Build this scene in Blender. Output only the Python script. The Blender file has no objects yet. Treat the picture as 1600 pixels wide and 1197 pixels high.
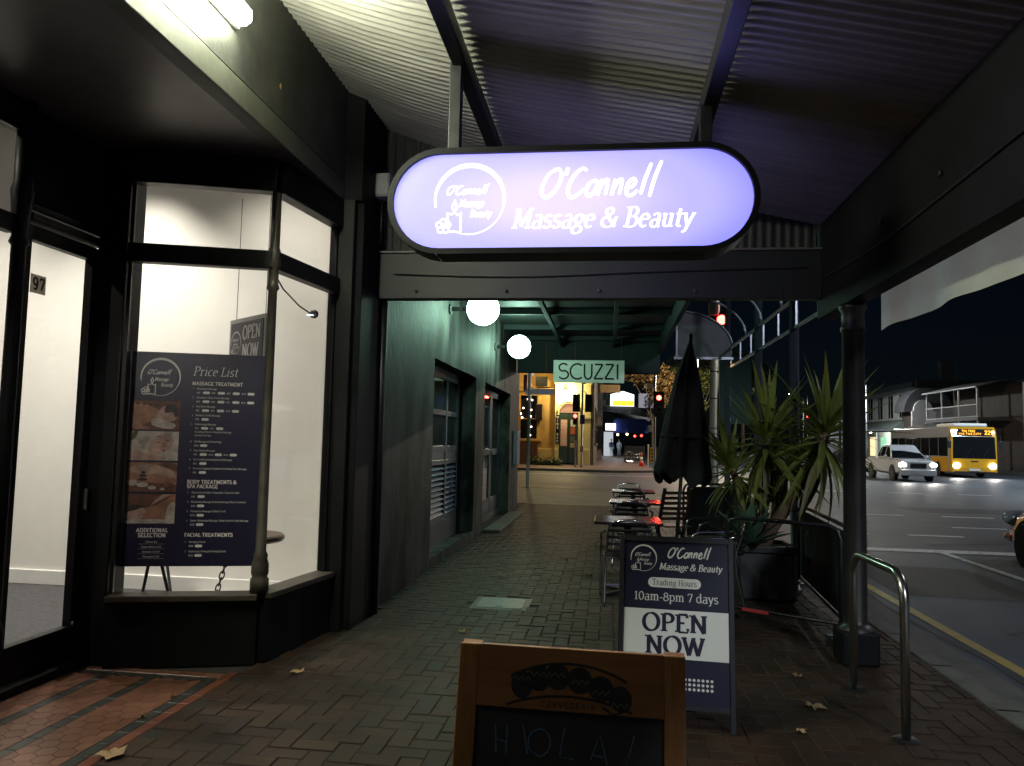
import bpy, math, random
from mathutils import Vector, Matrix, Euler
R = math.radians
rnd = random.Random(7)
scn = bpy.context.scene
COL = scn.collection

# ------------------------------------------------------------------ camera
def _cam():
    psi, th, rho = R(7.2953), R(4.1955), R(1.3)
    F = Vector((-math.sin(psi)*math.cos(th), math.cos(psi)*math.cos(th), math.sin(th)))
    R0 = Vector((math.cos(psi), math.sin(psi), 0)); U0 = R0.cross(F)
    X = math.cos(rho)*R0 + math.sin(rho)*U0; U = -math.sin(rho)*R0 + math.cos(rho)*U0
    cd = bpy.data.cameras.new('camera'); cd.sensor_width = 36; cd.lens = 27.0
    cd.clip_start = .05; cd.clip_end = 900
    c = bpy.data.objects.new('camera', cd); COL.objects.link(c)
    M = Matrix((X, U, -F)).transposed().to_4x4(); M.translation = (0, 0, 1.55)
    c.matrix_world = M
    scn.camera = c
_cam()

# ------------------------------------------------------------------ night sky, moon, exposure
W = bpy.data.worlds.new('World'); scn.world = W; W.use_nodes = True
nt = W.node_tree; nt.nodes.clear()
sky = nt.nodes.new('ShaderNodeTexSky'); sky.sky_type = 'NISHITA'; sky.sun_disc = False
sky.sun_elevation = R(15); sky.sun_rotation = R(160); sky.ozone_density = 6
bg = nt.nodes.new('ShaderNodeBackground'); bg.inputs[1].default_value = .0009
ow = nt.nodes.new('ShaderNodeOutputWorld')
nt.links.new(sky.outputs[0], bg.inputs[0]); nt.links.new(bg.outputs[0], ow.inputs[0])
sd = bpy.data.lights.new('moon', 'SUN'); sd.energy = .004; sd.angle = R(.5); sd.color = (.8, .88, 1)
so = bpy.data.objects.new('moon', sd); COL.objects.link(so); so.rotation_euler = (R(75), 0, R(20))
scn.view_settings.view_transform = 'Standard'; scn.view_settings.look = 'None'
scn.view_settings.exposure = 0; scn.view_settings.gamma = 1; scn.view_settings.use_curve_mapping = False
scn.render.engine = 'CYCLES'
cy = scn.cycles
cy.use_denoising = True; cy.max_bounces = 8; cy.diffuse_bounces = 3; cy.glossy_bounces = 3
cy.transmission_bounces = 6; cy.transparent_max_bounces = 12
cy.sample_clamp_indirect = 4; cy.caustics_reflective = False; cy.caustics_refractive = False

# ------------------------------------------------------------------ objects
LOC = {}
def root_of(o):
    while o.parent is not None: o = o.parent
    return o
def tag(o, label=None, cat=None, group=None, kind=None):
    if label: o['label'] = label
    if cat: o['category'] = cat
    if group: o['group'] = group
    if kind: o['kind'] = kind
    return o
def thing(name, label, cat, loc=(0, 0, 0), rz=0, group=None, rx=0):
    o = bpy.data.objects.new(name, None); COL.objects.link(o)
    o.location = loc; o.rotation_euler = (rx, 0, rz); o.empty_display_size = .1
    return tag(o, label, cat, group)
def copy_tree(o, parent=None):
    c = o.copy(); COL.objects.link(c)
    if parent is not None: c.parent = parent
    for ch in list(o.children): copy_tree(ch, c)
    return c

class MB:
    """collects faces; build() links them as one mesh object"""
    def __init__(s): s.v = []; s.f = []; s.m = []; s.cur = 0
    def add(s, vs, fs):
        n = len(s.v); s.v += [tuple(p) for p in vs]
        s.f += [tuple(n+i for i in f) for f in fs]; s.m += [s.cur]*len(fs); return s
    def quad(s, a, b, c, d): return s.add([a, b, c, d], [(0, 1, 2, 3)])
    def poly(s, pts): return s.add(pts, [tuple(range(len(pts)))])
    def box(s, a, b, M=None):
        (x0, y0, z0), (x1, y1, z1) = a, b
        vs = [Vector((x, y, z)) for z in (z0, z1) for y in (y0, y1) for x in (x0, x1)]
        if M is not None: vs = [M @ p for p in vs]
        return s.add(vs, [(0, 2, 3, 1), (4, 5, 7, 6), (0, 1, 5, 4), (2, 6, 7, 3), (0, 4, 6, 2), (1, 3, 7, 5)])
    def cbox(s, c, d, M=None):
        a = [c[i]-d[i]/2 for i in range(3)]; b = [c[i]+d[i]/2 for i in range(3)]
        return s.box(a, b, M)
    def beam(s, p, q, w, h, up=(0, 0, 1)):
        p, q = Vector(p), Vector(q); d = (q-p); L = d.length; d.normalize()
        up = Vector(up); sd = d.cross(up)
        if sd.length < 1e-5: sd = d.cross(Vector((1, 0, 0)))
        sd.normalize(); u = sd.cross(d)
        M = Matrix((sd, d, u)).transposed().to_4x4(); M.translation = p
        return s.box((-w/2, 0, -h/2), (w/2, L, h/2), M)
    def tube(s, pts, r, seg=8, closed=False, r2=None):
        pts = [Vector(p) for p in pts]; n = len(pts); rings = []
        up = Vector((0, 0, 1)); prev = None
        for i, p in enumerate(pts):
            a = pts[(i-1) % n] if (closed or i > 0) else p; b = pts[(i+1) % n] if (closed or i < n-1) else p
            d = (b-a).normalized()
            if prev is None:
                u = d.cross(up)
                if u.length < 1e-3: u = d.cross(Vector((1, 0, 0)))
            else: u = prev - d*prev.dot(d)
            u.normalize(); prev = u; w = d.cross(u)
            rr = r if r2 is None else r+(r2-r)*i/(n-1)
            rings.append([p+(u*math.cos(2*math.pi*k/seg)+w*math.sin(2*math.pi*k/seg))*rr for k in range(seg)])
        vs = [q for g in rings for q in g]; fs = []
        for i in range(n if closed else n-1):
            j = (i+1) % n
            for k in range(seg): fs.append((i*seg+k, i*seg+(k+1) % seg, j*seg+(k+1) % seg, j*seg+k))
        if not closed: fs += [tuple(range(seg))[::-1], tuple((n-1)*seg+k for k in range(seg))]
        return s.add(vs, fs)
    def lathe(s, prof, c=(0, 0, 0), seg=16, axis='z'):
        vs = []; fs = []; c = Vector(c); m = len(prof)
        for r, h in prof:
            for k in range(seg):
                a = 2*math.pi*k/seg; x, y = r*math.cos(a), r*math.sin(a)
                vs.append(c+Vector({'z': (x, y, h), 'y': (x, h, y), 'x': (h, x, y)}[axis]))
        for i in range(m-1):
            for k in range(seg): fs.append((i*seg+k, i*seg+(k+1) % seg, (i+1)*seg+(k+1) % seg, (i+1)*seg+k))
        if prof[0][0] > 1e-4: fs.append(tuple(range(seg))[::-1])
        if prof[-1][0] > 1e-4: fs.append(tuple((m-1)*seg+k for k in range(seg)))
        return s.add(vs, fs)
    def sphere(s, c, r, seg=16, ring=10, sc=(1, 1, 1)):
        vs = []; fs = []
        for i in range(ring+1):
            t = math.pi*i/ring
            for k in range(seg):
                a = 2*math.pi*k/seg
                vs.append((c[0]+r*sc[0]*math.sin(t)*math.cos(a), c[1]+r*sc[1]*math.sin(t)*math.sin(a), c[2]+r*sc[2]*math.cos(t)))
        for i in range(ring):
            for k in range(seg): fs.append((i*seg+k, (i+1)*seg+k, (i+1)*seg+(k+1) % seg, i*seg+(k+1) % seg))
        return s.add(vs, fs)
    def prism(s, pts2, d0, d1, M=None, plane='xz'):
        """polygon in a plane, extruded along the third axis"""
        n = len(pts2)
        def P(u, w, d): return Vector({'xz': (u, d, w), 'yz': (d, u, w), 'xy': (u, w, d)}[plane])
        vs = [P(u, w, d0) for u, w in pts2]+[P(u, w, d1) for u, w in pts2]
        if M is not None: vs = [M @ p for p in vs]
        fs = [tuple(range(n)), tuple(range(2*n-1, n-1, -1))]+[(i, i+n, (i+1) % n+n, (i+1) % n) for i in range(n)]
        return s.add(vs, fs)
    def build(s, name, mat=None, parent=None, smooth=False, bevel=0, world=False, fix=True, seg=2):
        me = bpy.data.meshes.new(name)
        vs = s.v
        if world and parent is not None:
            l = root_of(parent).location; vs = [(a-l[0], b-l[1], c-l[2]) for a, b, c in vs]
        me.from_pydata(vs, [], s.f)
        for m in (mat if isinstance(mat, (list, tuple)) else [mat]): me.materials.append(m)
        if any(s.m): me.polygons.foreach_set('material_index', s.m)
        if fix:
            import bmesh
            bm = bmesh.new(); bm.from_mesh(me); bmesh.ops.recalc_face_normals(bm, faces=bm.faces); bm.to_mesh(me); bm.free()
        if smooth: me.polygons.foreach_set('use_smooth', [True]*len(me.polygons))
        me.update()
        o = bpy.data.objects.new(name, me); COL.objects.link(o)
        if parent is not None: o.parent = parent
        if bevel:
            b = o.modifiers.new('bevel', 'BEVEL'); b.width = bevel; b.segments = seg; b.limit_method = 'ANGLE'; b.angle_limit = R(35)
        return o
def struct(o): o['kind'] = 'structure'; return o
def add_light(kind, loc, energy, color=(1, 1, 1), size=.1, rot=None, spot=None, parent=None, name='lamp_light', blend=.3):
    l = bpy.data.lights.new(name, kind); l.energy = energy; l.color = color
    if kind in ('POINT', 'SPOT'): l.shadow_soft_size = size
    if kind == 'AREA': l.size = size if not isinstance(size, tuple) else size[0]
    if kind == 'AREA' and isinstance(size, tuple): l.shape = 'RECTANGLE'; l.size_y = size[1]
    if kind == 'SPOT': l.spot_size = R(spot or 90); l.spot_blend = blend
    o = bpy.data.objects.new(name, l); COL.objects.link(o)
    o.location = loc
    if rot: o.rotation_euler = rot
    if parent is not None:
        o.parent = parent; o.location = Vector(loc)-root_of(parent).location
    return o

# ------------------------------------------------------------------ materials
def _base(name):
    m = bpy.data.materials.new(name); m.use_nodes = True
    t = m.node_tree; b = t.nodes['Principled BSDF']; return m, t, b
def mat(name, col, rough=.5, metal=0, var=0, scale=8, bump=0, bscale=60, col2=None, stretch=None, spec=None, coat=0, rvar=0, sharp=0):
    m, t, b = _base(name); N = t.nodes.new; L = t.links.new
    b.inputs['Base Color'].default_value = (*col, 1); b.inputs['Roughness'].default_value = rough
    b.inputs['Metallic'].default_value = metal
    if spec is not None: b.inputs['Specular IOR Level'].default_value = spec
    if coat: b.inputs['Coat Weight'].default_value = coat; b.inputs['Coat Roughness'].default_value = .08
    if var or bump or col2 or rvar:
        tc = N('ShaderNodeTexCoord'); src = tc.outputs['Object']
        if stretch:
            mp = N('ShaderNodeMapping'); mp.inputs['Scale'].default_value = stretch; L(src, mp.inputs[0]); src = mp.outputs[0]
    if var or col2 or rvar:
        n = N('ShaderNodeTexNoise'); n.inputs['Scale'].default_value = scale; n.inputs['Detail'].default_value = 6; n.inputs['Roughness'].default_value = .65
        L(src, n.inputs['Vector'])
        rp = N('ShaderNodeValToRGB'); rp.color_ramp.elements[0].position = .32+sharp; rp.color_ramp.elements[1].position = .7-sharp
        c2 = col2 or tuple(c*(1+var) for c in col); c1 = col if col2 else tuple(c*(1-var) for c in col)
        rp.color_ramp.elements[0].color = (*c1, 1); rp.color_ramp.elements[1].color = (*c2, 1)
        L(n.outputs[0], rp.inputs[0]); L(rp.outputs[0], b.inputs['Base Color'])
        if rvar:
            mr = N('ShaderNodeMapRange'); mr.inputs[3].default_value = max(.03, rough-rvar); mr.inputs[4].default_value = min(1, rough+rvar)
            mr.inputs[1].default_value = .3; mr.inputs[2].default_value = .7
            L(n.outputs[0], mr.inputs[0]); L(mr.outputs[0], b.inputs['Roughness'])
    if bump:
        n2 = N('ShaderNodeTexNoise'); n2.inputs['Scale'].default_value = bscale; n2.inputs['Detail'].default_value = 5; L(src, n2.inputs['Vector'])
        bp = N('ShaderNodeBump'); bp.inputs['Strength'].default_value = bump; bp.inputs['Distance'].default_value = .01
        L(n2.outputs[0], bp.inputs['Height']); L(bp.outputs[0], b.inputs['Normal'])
    return m
def rand_mat(name, cols, rough=.7, bump=.2, rvar=.15, wear=.25, bscale=90, spec=.5):
    """colour chosen per object (or per island), with grain"""
    m, t, b = _base(name); N = t.nodes.new; L = t.links.new
    b.inputs['Specular IOR Level'].default_value = spec
    oi = N('ShaderNodeObjectInfo'); ge = N('ShaderNodeNewGeometry')
    ad = N('ShaderNodeMath'); ad.operation = 'ADD'; L(oi.outputs['Random'], ad.inputs[0]); L(ge.outputs['Random Per Island'], ad.inputs[1])
    fr = N('ShaderNodeMath'); fr.operation = 'FRACT'; L(ad.outputs[0], fr.inputs[0])
    rp = N('ShaderNodeValToRGB'); el = rp.color_ramp.elements
    while len(el) < len(cols): el.new(.5)
    for i, c in enumerate(cols): el[i].position = i/(len(cols)-1); el[i].color = (*c, 1)
    L(fr.outputs[0], rp.inputs[0])
    tc = N('ShaderNodeNewGeometry')
    n = N('ShaderNodeTexNoise'); n.inputs['Scale'].default_value = 3.5; n.inputs['Detail'].default_value = 8; n.inputs['Roughness'].default_value = .7; L(tc.outputs['Position'], n.inputs['Vector'])
    mx = N('ShaderNodeMix'); mx.data_type = 'RGBA'; mx.blend_type = 'MULTIPLY'; mx.inputs[0].default_value = 1
    mr = N('ShaderNodeMapRange'); mr.inputs[1].default_value = .3; mr.inputs[2].default_value = .7; mr.inputs[3].default_value = 1-wear*1.6; mr.inputs[4].default_value = 1+wear
    L(n.outputs[0], mr.inputs[0]); L(rp.outputs[0], mx.inputs[6]); L(mr.outputs[0], mx.inputs[7]); L(mx.outputs[2], b.inputs['Base Color'])
    m2 = N('ShaderNodeMapRange'); m2.inputs[3].default_value = rough-rvar; m2.inputs[4].default_value = min(1, rough+rvar); L(n.outputs[0], m2.inputs[0]); L(m2.outputs[0], b.inputs['Roughness'])
    n2 = N('ShaderNodeTexNoise'); n2.inputs['Scale'].default_value = bscale; n2.inputs['Detail'].default_value = 4; L(tc.outputs['Position'], n2.inputs['Vector'])
    bp = N('ShaderNodeBump'); bp.inputs['Strength'].default_value = bump; bp.inputs['Distance'].default_value = .006; L(n2.outputs[0], bp.inputs['Height']); L(bp.outputs[0], b.inputs['Normal'])
    return m
def emit(name, col, s):
    m, t, b = _base(name)
    b.inputs['Base Color'].default_value = (.05, .05, .05, 1); b.inputs['Emission Color'].default_value = (*col, 1); b.inputs['Emission Strength'].default_value = s
    b.inputs['Roughness'].default_value = .3
    return m
def glass(name, tint=(1, 1, 1), refl=1.45):
    m = bpy.data.materials.new(name); m.use_nodes = True; t = m.node_tree; t.nodes.clear(); N = t.nodes.new; L = t.links.new
    o = N('ShaderNodeOutputMaterial'); mx = N('ShaderNodeMixShader'); tr = N('ShaderNodeBsdfTransparent'); gl = N('ShaderNodeBsdfGlossy'); lw = N('ShaderNodeLayerWeight'); lw.inputs[0].default_value = .5
    pw = N('ShaderNodeMath'); pw.operation = 'POWER'; pw.inputs[1].default_value = 5; fr = N('ShaderNodeMath'); fr.operation = 'MULTIPLY_ADD'; fr.inputs[1].default_value = .9; fr.inputs[2].default_value = .03
    L(lw.outputs['Facing'], pw.inputs[0]); L(pw.outputs[0], fr.inputs[0])
    tr.inputs[0].default_value = (*tint, 1); gl.inputs['Roughness'].default_value = .02
    L(fr.outputs[0], mx.inputs[0]); L(tr.outputs[0], mx.inputs[1]); L(gl.outputs[0], mx.inputs[2]); L(mx.outputs[0], o.inputs[0])
    return m
def wood(name, c1, c2, rough=.5, axis='z', scale=1):
    m, t, b = _base(name); N = t.nodes.new; L = t.links.new
    tc = N('ShaderNodeTexCoord'); mp = N('ShaderNodeMapping'); s = {'x': (1.2, 18, 18), 'y': (18, 1.2, 18), 'z': (18, 18, 1.2)}[axis]
    mp.inputs['Scale'].default_value = tuple(k*scale for k in s); L(tc.outputs['Object'], mp.inputs[0])
    n = N('ShaderNodeTexNoise'); n.inputs['Scale'].default_value = 2; n.inputs['Detail'].default_value = 8; n.inputs['Distortion'].default_value = .6; L(mp.outputs[0], n.inputs['Vector'])
    rp = N('ShaderNodeValToRGB'); rp.color_ramp.elements[0].position = .3; rp.color_ramp.elements[1].position = .7
    rp.color_ramp.elements[0].color = (*c1, 1); rp.color_ramp.elements[1].color = (*c2, 1)
    L(n.outputs[0], rp.inputs[0]); L(rp.outputs[0], b.inputs['Base Color']); b.inputs['Roughness'].default_value = rough
    bp = N('ShaderNodeBump'); bp.inputs['Strength'].default_value = .15; bp.inputs['Distance'].default_value = .004; L(n.outputs[0], bp.inputs['Height']); L(bp.outputs[0], b.inputs['Normal'])
    return m

def translucent(m, f, col=None):
    """let part of the light through: cloth, thin leaves, stickers"""
    t = m.node_tree; b = t.nodes['Principled BSDF']; o = t.nodes['Material Output']
    tr = t.nodes.new('ShaderNodeBsdfTranslucent'); mx = t.nodes.new('ShaderNodeMixShader'); mx.inputs[0].default_value = f
    src = b.inputs['Base Color']
    if col: tr.inputs[0].default_value = (*col, 1)
    elif src.is_linked: t.links.new(src.links[0].from_socket, tr.inputs[0])
    else: tr.inputs[0].default_value = src.default_value
    t.links.new(b.outputs[0], mx.inputs[1]); t.links.new(tr.outputs[0], mx.inputs[2]); t.links.new(mx.outputs[0], o.inputs[0]); return m
K = {}
K['black'] = mat('black_paint', (.007, .007, .008), .46, var=.35, scale=5, bump=.06, bscale=40, spec=.25)
K['blackm'] = mat('black_metal', (.012, .012, .014), .4, var=.3, scale=9, rvar=.12)
K['blackw'] = mat('black_wall_paint', (.007, .007, .0085), .65, var=.4, scale=3, bump=.15, bscale=60, spec=.15)
K['panel'] = mat('old_cream_paint', (.11, .112, .09), .55, col2=(.045, .045, .033), scale=2.2, bump=.12, bscale=30)
K['soffit'] = mat('soffit_paint', (.10, .09, .09), .4, var=.2, scale=3, bump=.1, bscale=25)
K['whitewall'] = mat('white_wall_paint', (.8, .79, .75), .7, var=.03, scale=3)
K['white'] = mat('white_paint', (.75, .75, .72), .45, var=.06, scale=6)
K['carpet'] = mat('dark_grey_carpet', (.055, .055, .06), .95, var=.35, scale=40, bump=.5, bscale=300)
K['glass'] = glass('window_glass')
K['cglass'] = mat('curtained_glass', (.055, .06, .062), .05, col2=(.02, .022, .024), scale=2.5, stretch=(1, 6, .6), spec=.7)
K['dglass'] = mat('dark_glass', (.008, .01, .012), .06, spec=.6)
K['roof'] = mat('galvanised_sheet', (.34, .325, .30), .42, metal=.1, var=.2, scale=3, stretch=(.6, 4, 1), rvar=.12)
K['pubwall'] = mat('stained_render', (.009, .0085, .009), .65, col2=(.07, .072, .066), scale=2.0, stretch=(1, 1.5, .55), bump=.6, bscale=14, spec=.15, sharp=.1)
K['pubframe'] = mat('slate_blue_paint', (.05, .057, .075), .35, var=.15, scale=8)
K['teal'] = mat('dark_teal_canvas', (.010, .021, .023), .7, var=.25, scale=3)
K['teal2'] = mat('teal_soffit', (.01, .015, .0135), .6, var=.3, scale=2)
K['steel'] = mat('brushed_steel', (.5, .49, .45), .24, metal=1)
K['alu'] = mat('polished_aluminium', (.6, .6, .6), .16, metal=1)
K['fabric'] = mat('black_fabric', (.004, .004, .005), .9, var=.3, scale=30, bump=.3, bscale=200)
K['tabletop'] = mat('dark_laminate', (.03, .028, .03), .2, var=.2, scale=12, rvar=.06)
K['navy'] = mat('navy_print', (.006, .006, .024), .35)
K['navyb'] = mat('navy_board', (.012, .010, .036), .4)
K['print'] = mat('white_print', (.55, .55, .53), .45)
K['cream'] = mat('cream_print', (.8, .77, .7), .5)
K['asphalt'] = mat('asphalt', (.028, .036, .048), .58, col2=(.074, .09, .112), scale=.45, bump=.35, bscale=140, rvar=.1, spec=.35)
K['concrete'] = mat('concrete', (.09, .088, .082), .7, var=.25, scale=4, bump=.3, bscale=60)
K['kerb'] = mat('kerb_stone', (.09, .088, .08), .7, var=.35, scale=6, bump=.3, bscale=50)
K['bed'] = mat('sand_joint', (.014, .011, .009), .95, var=.4, scale=20, bump=.3)
K['rpaint'] = mat('road_paint', (.8, .8, .78), .6, col2=(.3, .3, .3), scale=14)
K['ypaint'] = mat('yellow_road_paint', (.5, .36, .11), .55, col2=(.3, .22, .08), scale=6)
K['terra'] = mat('iron_cover', (.1, .1, .095), .5, var=.3, scale=14, bump=.5, bscale=70)
K['paver'] = rand_mat('clay_paver', [(.027, .0145, .009), (.032, .0155, .009), (.022, .014, .0105), (.035, .0185, .011), (.026, .0155, .0105)], .6, .4, .2, .38, 90, .24)
K['hexc'] = rand_mat('cream_tile', [(.13, .054, .030), (.155, .07, .042), (.11, .045, .026)], .4, .08, .1, .18)
K['redt'] = rand_mat('red_tile', [(.12, .036, .018), (.14, .045, .024), (.1, .03, .016)], .42, .08, .1, .2)
K['darkt'] = rand_mat('dark_tile', [(.02, .023, .021), (.026, .03, .028)], .4, .08, .1, .2)
K['leafdry'] = rand_mat('dry_leaf', [(.26, .16, .065), (.34, .23, .11), (.2, .11, .05)], .7, .2, .1, .2)
# ------------------------------------------------------------------ lettering: a small pen font, every stroke a strip of faces
def arc(cx, cy, rx, ry, a0, a1, n=None):
    n = n or max(4, int(abs(a1-a0)/18))
    return [(cx+rx*math.cos(R(a0+(a1-a0)*i/n)), cy+ry*math.sin(R(a0+(a1-a0)*i/n))) for i in range(n+1)]
X = .66
def _font():
    g = {}
    def G(c, adv, strokes, ser=()): g[c] = (adv, strokes, ser)
    G(' ', .3, [])
    G('O', .9, [arc(.45, .5, .37, .5, 90, 450)]); G('Q', .9, [arc(.45, .5, .37, .5, 90, 450), [(.5, .2), (.85, -.1)]])
    G('P', .72, [[(.2, 0), (.2, 1)], [(.2, 1), (.38, 1)]+arc(.38, .75, .26, .25, 90, -90)+[(.2, .5)]], ((.2, 0, .17), (.12, 1, .1)))
    G('R', .8, [[(.2, 0), (.2, 1)], [(.2, 1), (.38, 1)]+arc(.38, .75, .24, .25, 90, -90)+[(.2, .5)], [(.4, .5), (.7, 0)]], ((.2, 0, .16), (.12, 1, .1), (.74, 0, .1)))
    G('B', .76, [[(.2, 0), (.2, 1)], [(.2, 1), (.4, 1)]+arc(.4, .77, .2, .23, 90, -90)+[(.2, .54)], [(.4, .54)]+arc(.42, .27, .25, .27, 90, -90)+[(.2, 0)]], ((.12, 0, .1), (.12, 1, .1)))
    G('D', .86, [[(.2, 0), (.2, 1)], [(.2, 1), (.35, 1)]+arc(.37, .5, .4, .5, 90, -90)+[(.2, 0)]], ((.12, 0, .1), (.12, 1, .1)))
    G('E', .72, [[(.2, 0), (.2, 1)], [(.2, 1), (.6, 1), (.62, .82)], [(.2, .52), (.5, .52)], [(.2, 0), (.64, 0), (.66, .22)]], ((.12, 0, .1), (.12, 1, .1), ))
    G('F', .68, [[(.2, 0), (.2, 1)], [(.2, 1), (.6, 1), (.62, .82)], [(.2, .52), (.5, .52)]], ((.2, 0, .17), (.12, 1, .1)))
    G('N', .92, [[(.2, 0), (.2, 1)], [(.2, 1), (.74, 0)], [(.74, 0), (.74, 1)]], ((.2, 0, .15), (.12, 1, .12), (.74, 1, .15)))
    G('W', 1.14, [[(.1, 1), (.36, 0)], [(.36, 0), (.56, .9)], [(.56, .9), (.8, 0)], [(.8, 0), (1.04, 1)]], ((.12, 1, .14), (.58, 1, .1), (1.02, 1, .13)))
    G('M', 1.06, [[(.18, 0), (.2, 1)], [(.2, 1), (.52, .1)], [(.52, .1), (.84, 1)], [(.84, 1), (.88, 0)]], ((.18, 0, .15), (.14, 1, .1), (.88, 0, .16), (.9, 1, .1)))
    G('A', .84, [[(.1, 0), (.42, 1)], [(.42, 1), (.74, 0)], [(.22, .36), (.63, .36)]], ((.1, 0, .13), (.74, 0, .14)))
    G('S', .66, [arc(.33, .74, .22, .26, 25, 250, 10)+arc(.33, .26, .24, .26, 70, -160, 10)])
    G('G', .86, [arc(.45, .5, .36, .5, 40, 345, 14), [(.74, .42), (.74, .1)]], ((.72, .42, .14),))
    G('C', .8, [arc(.45, .5, .36, .5, 45, 315, 14)]); G('T', .76, [[(.38, 0), (.38, 1)], [(.08, .82), (.08, 1), (.68, 1), (.68, .82)]], ((.38, 0, .16),))
    G('I', .4, [[(.2, 0), (.2, 1)]], ((.2, 0, .16), (.2, 1, .16))); G('L', .66, [[(.2, 0), (.2, 1)], [(.2, 0), (.58, 0), (.62, .22)]], ((.12, 0, .1), (.2, 1, .16)))
    G('H', .9, [[(.2, 0), (.2, 1)], [(.7, 0), (.7, 1)], [(.2, .52), (.7, .52)]], ((.2, 0, .16), (.2, 1, .16), (.7, 0, .16), (.7, 1, .16)))
    G('K', .84, [[(.2, 0), (.2, 1)], [(.22, .45), (.66, 1)], [(.36, .6), (.72, 0)]], ((.2, 0, .16), (.2, 1, .16), (.74, 0, .12), (.66, 1, .12)))
    G('V', .84, [[(.1, 1), (.42, 0)], [(.42, 0), (.74, 1)]], ((.1, 1, .14), (.74, 1, .12))); G('Y', .8, [[(.1, 1), (.4, .5)], [(.4, .5), (.7, 1)], [(.4, .5), (.4, 0)]], ((.1, 1, .13), (.7, 1, .12), (.4, 0, .16)))
    G('U', .86, [[(.18, 1), (.18, .35)]+arc(.43, .35, .25, .35, 180, 360)+[(.68, 1)]], ((.18, 1, .15), (.68, 1, .14))); G('Z', .74, [[(.1, .8), (.1, 1), (.62, 1)], [(.62, 1), (.08, 0)], [(.08, 0), (.64, 0), (.66, .2)]])
    G('a', .6, [arc(.3, X-.17, .17, .17, 150, 20, 6)+[(.46, .1)]+arc(.54, .1, .08, .1, 180, 290, 4), arc(.28, .17, .19, .19, 60, 330, 9)+[(.46, .2)]])
    G('b', .66, [[(.16, 1), (.16, .05)], arc(.36, X/2, .22, X/2, 150, -150, 10)], ((.1, 1, .1),)); G('c', .54, [arc(.32, X/2, .23, X/2, 50, 310, 11)])
    G('d', .66, [arc(.3, X/2, .22, X/2, 40, 320, 11), [(.5, 1), (.5, 0)]], ((.44, 1, .1), (.56, 0, .1))); G('e', .58, [[(.1, .36), (.5, .4)]+arc(.3, X/2, .21, X/2, 15, 310, 11)])
    G('f', .4, [[(.2, 0), (.2, .8)]+arc(.34, .82, .14, .18, 180, 50, 5)], ((.2, 0, .14), (.2, X, .16))); G('g', .6, [arc(.3, .44, .2, .22, 0, 360, 12), arc(.3, -.1, .24, .2, 75, -250, 12)+[(.26, .22)]], ((.52, .62, .08),))
    G('h', .68, [[(.17, 0), (.17, 1)], [(.17, .4)]+arc(.35, X-.2, .17, .2, 150, 0, 5)+[(.52, 0)]], ((.17, 0, .13), (.1, 1, .1), (.52, 0, .13)))
    G('i', .34, [[(.17, 0), (.17, X)], [(.13, .9), (.21, .9)]], ((.17, 0, .13), (.1, X, .09))); G('k', .66, [[(.17, 0), (.17, 1)], [(.2, .28), (.5, X)], [(.3, .4), (.56, 0)]], ((.17, 0, .13), (.1, 1, .1), (.58, 0, .1), (.5, X, .1)))
    G('l', .34, [[(.17, 0), (.17, 1)]], ((.17, 0, .13), (.1, 1, .09)))
    G('m', 1.0, [[(.17, 0), (.17, X)], [(.17, .4)]+arc(.33, X-.2, .16, .2, 150, 0, 5)+[(.49, 0)], [(.49, .4)]+arc(.66, X-.2, .16, .2, 150, 0, 5)+[(.82, 0)]], ((.17, 0, .12), (.1, X, .09), (.49, 0, .12), (.82, 0, .12)))
    G('n', .68, [[(.17, 0), (.17, X)], [(.17, .4)]+arc(.35, X-.2, .17, .2, 150, 0, 5)+[(.52, 0)]], ((.17, 0, .13), (.1, X, .09), (.52, 0, .13)))
    G('o', .62, [arc(.31, X/2, .23, X/2, 90, 450, 14)]); G('p', .66, [[(.16, -.3), (.16, X)], arc(.36, X/2, .22, X/2, 150, -150, 10)], ((.16, -.3, .13), (.09, X, .09)))
    G('r', .5, [[(.17, 0), (.17, X)], [(.17, .42)]+arc(.36, .46, .18, .2, 160, 60, 4)], ((.17, 0, .14), (.1, X, .09))); G('s', .5, [arc(.25, .49, .15, .17, 30, 250, 8)+arc(.25, .165, .17, .17, 70, -160, 8)])
    G('t', .42, [[(.2, .88), (.2, .14)]+arc(.32, .14, .12, .14, 180, 310, 5)], ((.2, X, .17),)); G('u', .68, [[(.16, X), (.16, .2)]+arc(.33, .2, .17, .2, 180, 330, 5)+[(.5, .3)], [(.5, X), (.5, 0)]], ((.1, X, .09), (.44, X, .09), (.56, 0, .09)))
    G('v', .6, [[(.08, X), (.3, 0)], [(.3, 0), (.52, X)]], ((.08, X, .12), (.52, X, .1))); G('w', .9, [[(.08, X), (.28, 0)], [(.28, 0), (.45, X)], [(.45, X), (.64, 0)], [(.64, 0), (.82, X)]], ((.08, X, .11), (.84, X, .1)))
    G('x', .6, [[(.08, X), (.52, 0)], [(.08, 0), (.52, X)]], ((.08, X, .1), (.52, X, .1), (.08, 0, .1), (.52, 0, .1)))
    G('y', .6, [[(.08, X), (.31, .02)], [(.52, X), (.26, -.16)]+arc(.14, -.16, .12, .12, 0, -120, 4)], ((.08, X, .12), (.52, X, .1))); G('z', .54, [[(.08, .55), (.08, X), (.46, X)], [(.46, X), (.06, 0)], [(.06, 0), (.46, 0), (.48, .14)]])
    G('&', .95, [[(.86, .5), (.8, .5)]+arc(.42, .3, .34, .3, 10, -180, 9)+[(.12, .42), (.5, .68)]+arc(.38, .8, .17, .18, -20, 190, 8)+[(.3, .6), (.8, .02)]])
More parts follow.
